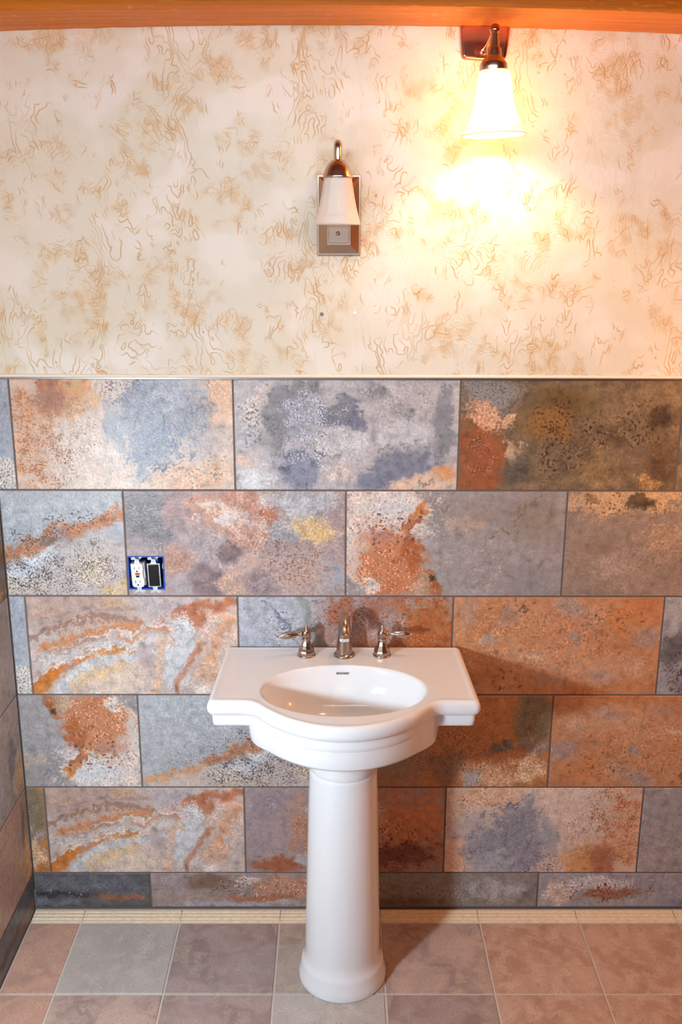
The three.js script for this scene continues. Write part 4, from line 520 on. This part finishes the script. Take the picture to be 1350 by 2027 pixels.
{
  const at = new THREE.Vector3(-0.05, 2.43, 1.3), s = thing('added_light_bar', 'added unseen hooded light bar that brightens the upper wall', 'light', at.toArray());  // unseen light bar, added to brighten the upper wall
  const white = new THREE.MeshStandardMaterial({ color: lin(230, 230, 230), roughness: 0.5 }), col = new THREE.Color(0.78, 0.90, 1.0);
  const h = part('housing', new RoundedBoxGeometry(1.54, 0.15, 0.05, 2, 0.008), white, s); h.rotation.x = 0.16;
  part('diffuser', new THREE.BoxGeometry(1.5, 0.12, 0.004), new THREE.MeshStandardMaterial({ color: 0xffffff, emissive: col, emissiveIntensity: 3, roughness: 0.6 }), h, [0, 0, -0.0265]);
  part('hood', new THREE.BoxGeometry(1.54, 0.006, 0.57), satin, s, [0, 0.072, -0.265]);  // added to keep the bar's light off the beam front
  part('louvre', new THREE.BoxGeometry(1.54, 0.004, 0.10), satin, s, [0, -0.072, -0.055]);  // added to keep the bar's light off the sink deck
  for (const x of [-0.4, 0.4]) part('rod', new THREE.CylinderGeometry(0.004, 0.004, 0.46, 12), satin, s, [x, 0.312, 0]);
  const L = new THREE.RectAreaLight(col, PANEL, 1.5, 0.12), d = new THREE.Vector3(0, -Math.sin(0.16), -Math.cos(0.16)); L.position.copy(d).multiplyScalar(0.031); s.add(L); L.lookAt(at.clone().add(d));
}

// ---------------------------------------------------------------- open electrical box with receptacle and switch
{
  const BX = -0.556, BY = 1.1165, b = thing('electrical_box', 'blue plastic two-gang electrical box set into the tiles', 'electrical box', [BX, BY, 0]);
  const bluePlastic = new THREE.MeshPhysicalMaterial({ color: lin(30, 88, 190), roughness: 0.4 });
  const W = 0.1035, H = 0.0992, t = 0.0028, D = 0.088;
  part('shell', mergeGeometries([boxAt(-W / 2, W / 2, -H / 2, H / 2, -D, -D + t), boxAt(-W / 2, -W / 2 + t, -H / 2, H / 2, -D + t, -0.0015), boxAt(W / 2 - t, W / 2, -H / 2, H / 2, -D + t, -0.0015), boxAt(-W / 2 + t, W / 2 - t, -H / 2, -H / 2 + t, -D + t, -0.0015), boxAt(-W / 2 + t, W / 2 - t, H / 2 - t, H / 2, -D + t, -0.0015)]), bluePlastic, b);
  for (const x of [-0.0232, 0.0232]) for (const y of [-1, 1]) part('screw_boss', boxAt(x - 0.005, x + 0.005, y * (H / 2 - t) - (y > 0 ? 0.009 : 0), y * (H / 2 - t) + (y > 0 ? 0 : 0.009), -0.04, -0.004), bluePlastic, b);
  const whitePl = new THREE.MeshPhysicalMaterial({ color: lin(232, 228, 220), roughness: 0.3 }), slot = new THREE.MeshStandardMaterial({ color: lin(30, 28, 28), roughness: 0.7 }), strapM = new THREE.MeshPhysicalMaterial({ color: lin(212, 214, 224), metalness: 0.35, roughness: 0.45 }), blackPl = new THREE.MeshPhysicalMaterial({ color: lin(9, 9, 10), roughness: 0.3 });
  const strap = (dev) => {                                         // mounting strap ends with plaster ears
    for (const y of [-1, 1]) {
      const sh = new THREE.Shape(); sh.moveTo(-0.010, 0.033); sh.lineTo(-0.006, 0.040); sh.lineTo(-0.006, 0.0455); sh.lineTo(-0.0085, 0.0475); sh.absarc(-0.0115, 0.0495, 0.0042, -0.6, -4.0, true); sh.lineTo(-0.0055, 0.0540); sh.lineTo(-0.0045, 0.0495); sh.lineTo(0.0045, 0.0495); sh.lineTo(0.0055, 0.0540); sh.absarc(0.0115, 0.0495, 0.0042, Math.PI + 0.9, Math.PI - 2.5 + 0, true); sh.lineTo(0.006, 0.0455); sh.lineTo(0.006, 0.040); sh.lineTo(0.010, 0.033); sh.closePath();
      for (const sx of [-1, 1]) { const h = new THREE.Path(); h.absarc(sx * 0.0115, 0.0495, 0.0016, 0, Math.PI * 2, true); sh.holes.push(h); }
      const m = part('strap_end', new THREE.ExtrudeGeometry(sh, { depth: 0.0012, bevelEnabled: false }), strapM, dev, [0, 0, 0.0006]); if (y < 0) m.rotation.z = Math.PI;
      part('strap_screw', lathe([[0, 0.0018], [0.0024, 0.0014], [0.0031, 0]], 16).rotateX(Math.PI / 2), strapM, dev, [0, y * 0.0418, 0.0018]);
    }
  };
  const o = thing('power_outlet', 'white power outlet with red and black buttons, left of the black switch', 'outlet', [BX - 0.0225, BY - 0.0045, 0.0008]); o.rotation.z = 0.045;
  strap(o);
  { const w = 0.0172, h = 0.0345, sh = new THREE.Shape([[-w + 0.004, -h], [w - 0.004, -h], [w, -h + 0.006], [w + 0.001, -0.012], [w - 0.0018, -0.008], [w - 0.0018, 0.012], [w, 0.016], [w - 0.001, h - 0.004], [w - 0.004, h], [-w + 0.004, h], [-w, h - 0.004], [-w, 0.016], [-w + 0.0018, 0.012], [-w + 0.0018, -0.008], [-w, -0.012], [-w, -h + 0.006]].map((p) => new THREE.Vector2(...p)));
    const body = part('face', new THREE.ExtrudeGeometry(sh, { depth: 0.008, bevelEnabled: true, bevelThickness: 0.0012, bevelSize: 0.0012, bevelOffset: -0.0012, bevelSegments: 2 }).translate(0, 0, -0.001), whitePl, o);
    part('back_body', new RoundedBoxGeometry(0.040, 0.066, 0.03, 2, 0.002).translate(0, 0, -0.016), whitePl, o);
    const Z = 0.0084;
    for (const y of [0.0225, -0.0185]) { part('slot', boxAt(-0.0082, -0.0066, y - 0.0036, y + 0.0036, Z - 0.002, Z), slot, body); part('slot', boxAt(0.0050, 0.0064, y - 0.003, y + 0.003, Z - 0.002, Z), slot, body); part('ground_hole', new THREE.CylinderGeometry(0.0024, 0.0024, 0.002, 16).rotateX(Math.PI / 2), slot, body, [-0.001, y - 0.0095, Z - 0.001]); }
    part('reset_button', new RoundedBoxGeometry(0.0125, 0.0062, 0.003, 2, 0.0006), new THREE.MeshPhysicalMaterial({ color: lin(196, 52, 40), roughness: 0.4 }), body, [0, 0.0052, Z]).userData.label = 'red reset button';
    part('test_button', new RoundedBoxGeometry(0.0095, 0.0050, 0.003, 2, 0.0006), blackPl, body, [0, -0.0022, Z]).userData.label = 'black test button'; }
  const w = thing('light_switch', 'black rocker light switch in a pale frame, right of the white outlet', 'switch', [BX + 0.0235, BY - 0.0045, 0.0008]); w.rotation.z = 0.03;
  strap(w);
  { const sh = new THREE.Shape([[-0.0178, -0.035], [0.0178, -0.035], [0.0178, 0.035], [-0.0178, 0.035]].map((p) => new THREE.Vector2(...p))); sh.holes.push(new THREE.Path([[-0.0152, -0.0325], [-0.0152, 0.0325], [0.0152, 0.0325], [0.0152, -0.0325]].map((p) => new THREE.Vector2(...p))));
    part('frame', new THREE.ExtrudeGeometry(sh, { depth: 0.007, bevelEnabled: false }).translate(0, 0, -0.002), metal(206, 204, 196, 0.35), w);
    part('back_body', boxAt(-0.0178, 0.0178, -0.034, 0.034, -0.018, -0.002), blackPl, w);
    part('rocker', new RoundedBoxGeometry(0.0296, 0.0642, 0.006, 2, 0.0012), blackPl, w, [0, 0, 0.0025]).rotation.x = 0.03; }
  const wires = [['red insulated wire inside the electrical box, left of the outlet', lin(170, 40, 52), [[-0.0475, -0.01, -0.08], [-0.0475, -0.012, -0.03], [-0.0468, -0.02, -0.012], [-0.0466, -0.03, -0.02], [-0.044, -0.036, -0.08]]], ['white insulated wire inside the electrical box, right of the switch', lin(226, 226, 220), [[0.046, 0.03, -0.08], [0.0468, 0.026, -0.02], [0.0466, 0.016, -0.010], [0.0462, 0.006, -0.02], [0.044, 0.0, -0.08]]], ['dark blue wire inside the electrical box, right of the switch', lin(24, 40, 110), [[0.045, -0.005, -0.08], [0.0466, -0.012, -0.02], [0.0466, -0.024, -0.012], [0.0462, -0.034, -0.02], [0.044, -0.036, -0.08]]]];
  for (const [label, c, pts] of wires) tag(part(numbered('wire'), tube(pts, 0.0017, 30, 8), new THREE.MeshPhysicalMaterial({ color: c, roughness: 0.4 }), scene, [BX, BY, 0]), label, 'wire');
}
// fixings left in the plaster below the sconce
{
  const a = thing('wall_screw', 'small grey screw in the plaster, left of the white plug', 'screw', [-0.0537, 1.8432, 0]);
  part('head', lathe([[0.0018, 0.0004], [0.0026, 0.0022], [0.0042, 0.0022], [0.0048, 0], [0.0048, -0.004]], 20).rotateX(Math.PI / 2), metal(120, 116, 120, 0.4), a); part('recess', new THREE.CylinderGeometry(0.0019, 0.0019, 0.001, 12).rotateX(Math.PI / 2), metal(190, 190, 190, 0.3), a, [0, 0, 0.0006]);
  const b = thing('wall_plug', 'small white plastic wall plug in the plaster, right of the grey screw', 'plug', [0.0336, 1.8461, 0]);
  part('collar', lathe([[0, 0.0016], [0.0034, 0.0014], [0.0048, 0], [0.0046, -0.004]], 20).rotateX(Math.PI / 2), new THREE.MeshPhysicalMaterial({ color: lin(250, 250, 252), roughness: 0.3 }), b);
}
renderer.render(scene, camera);
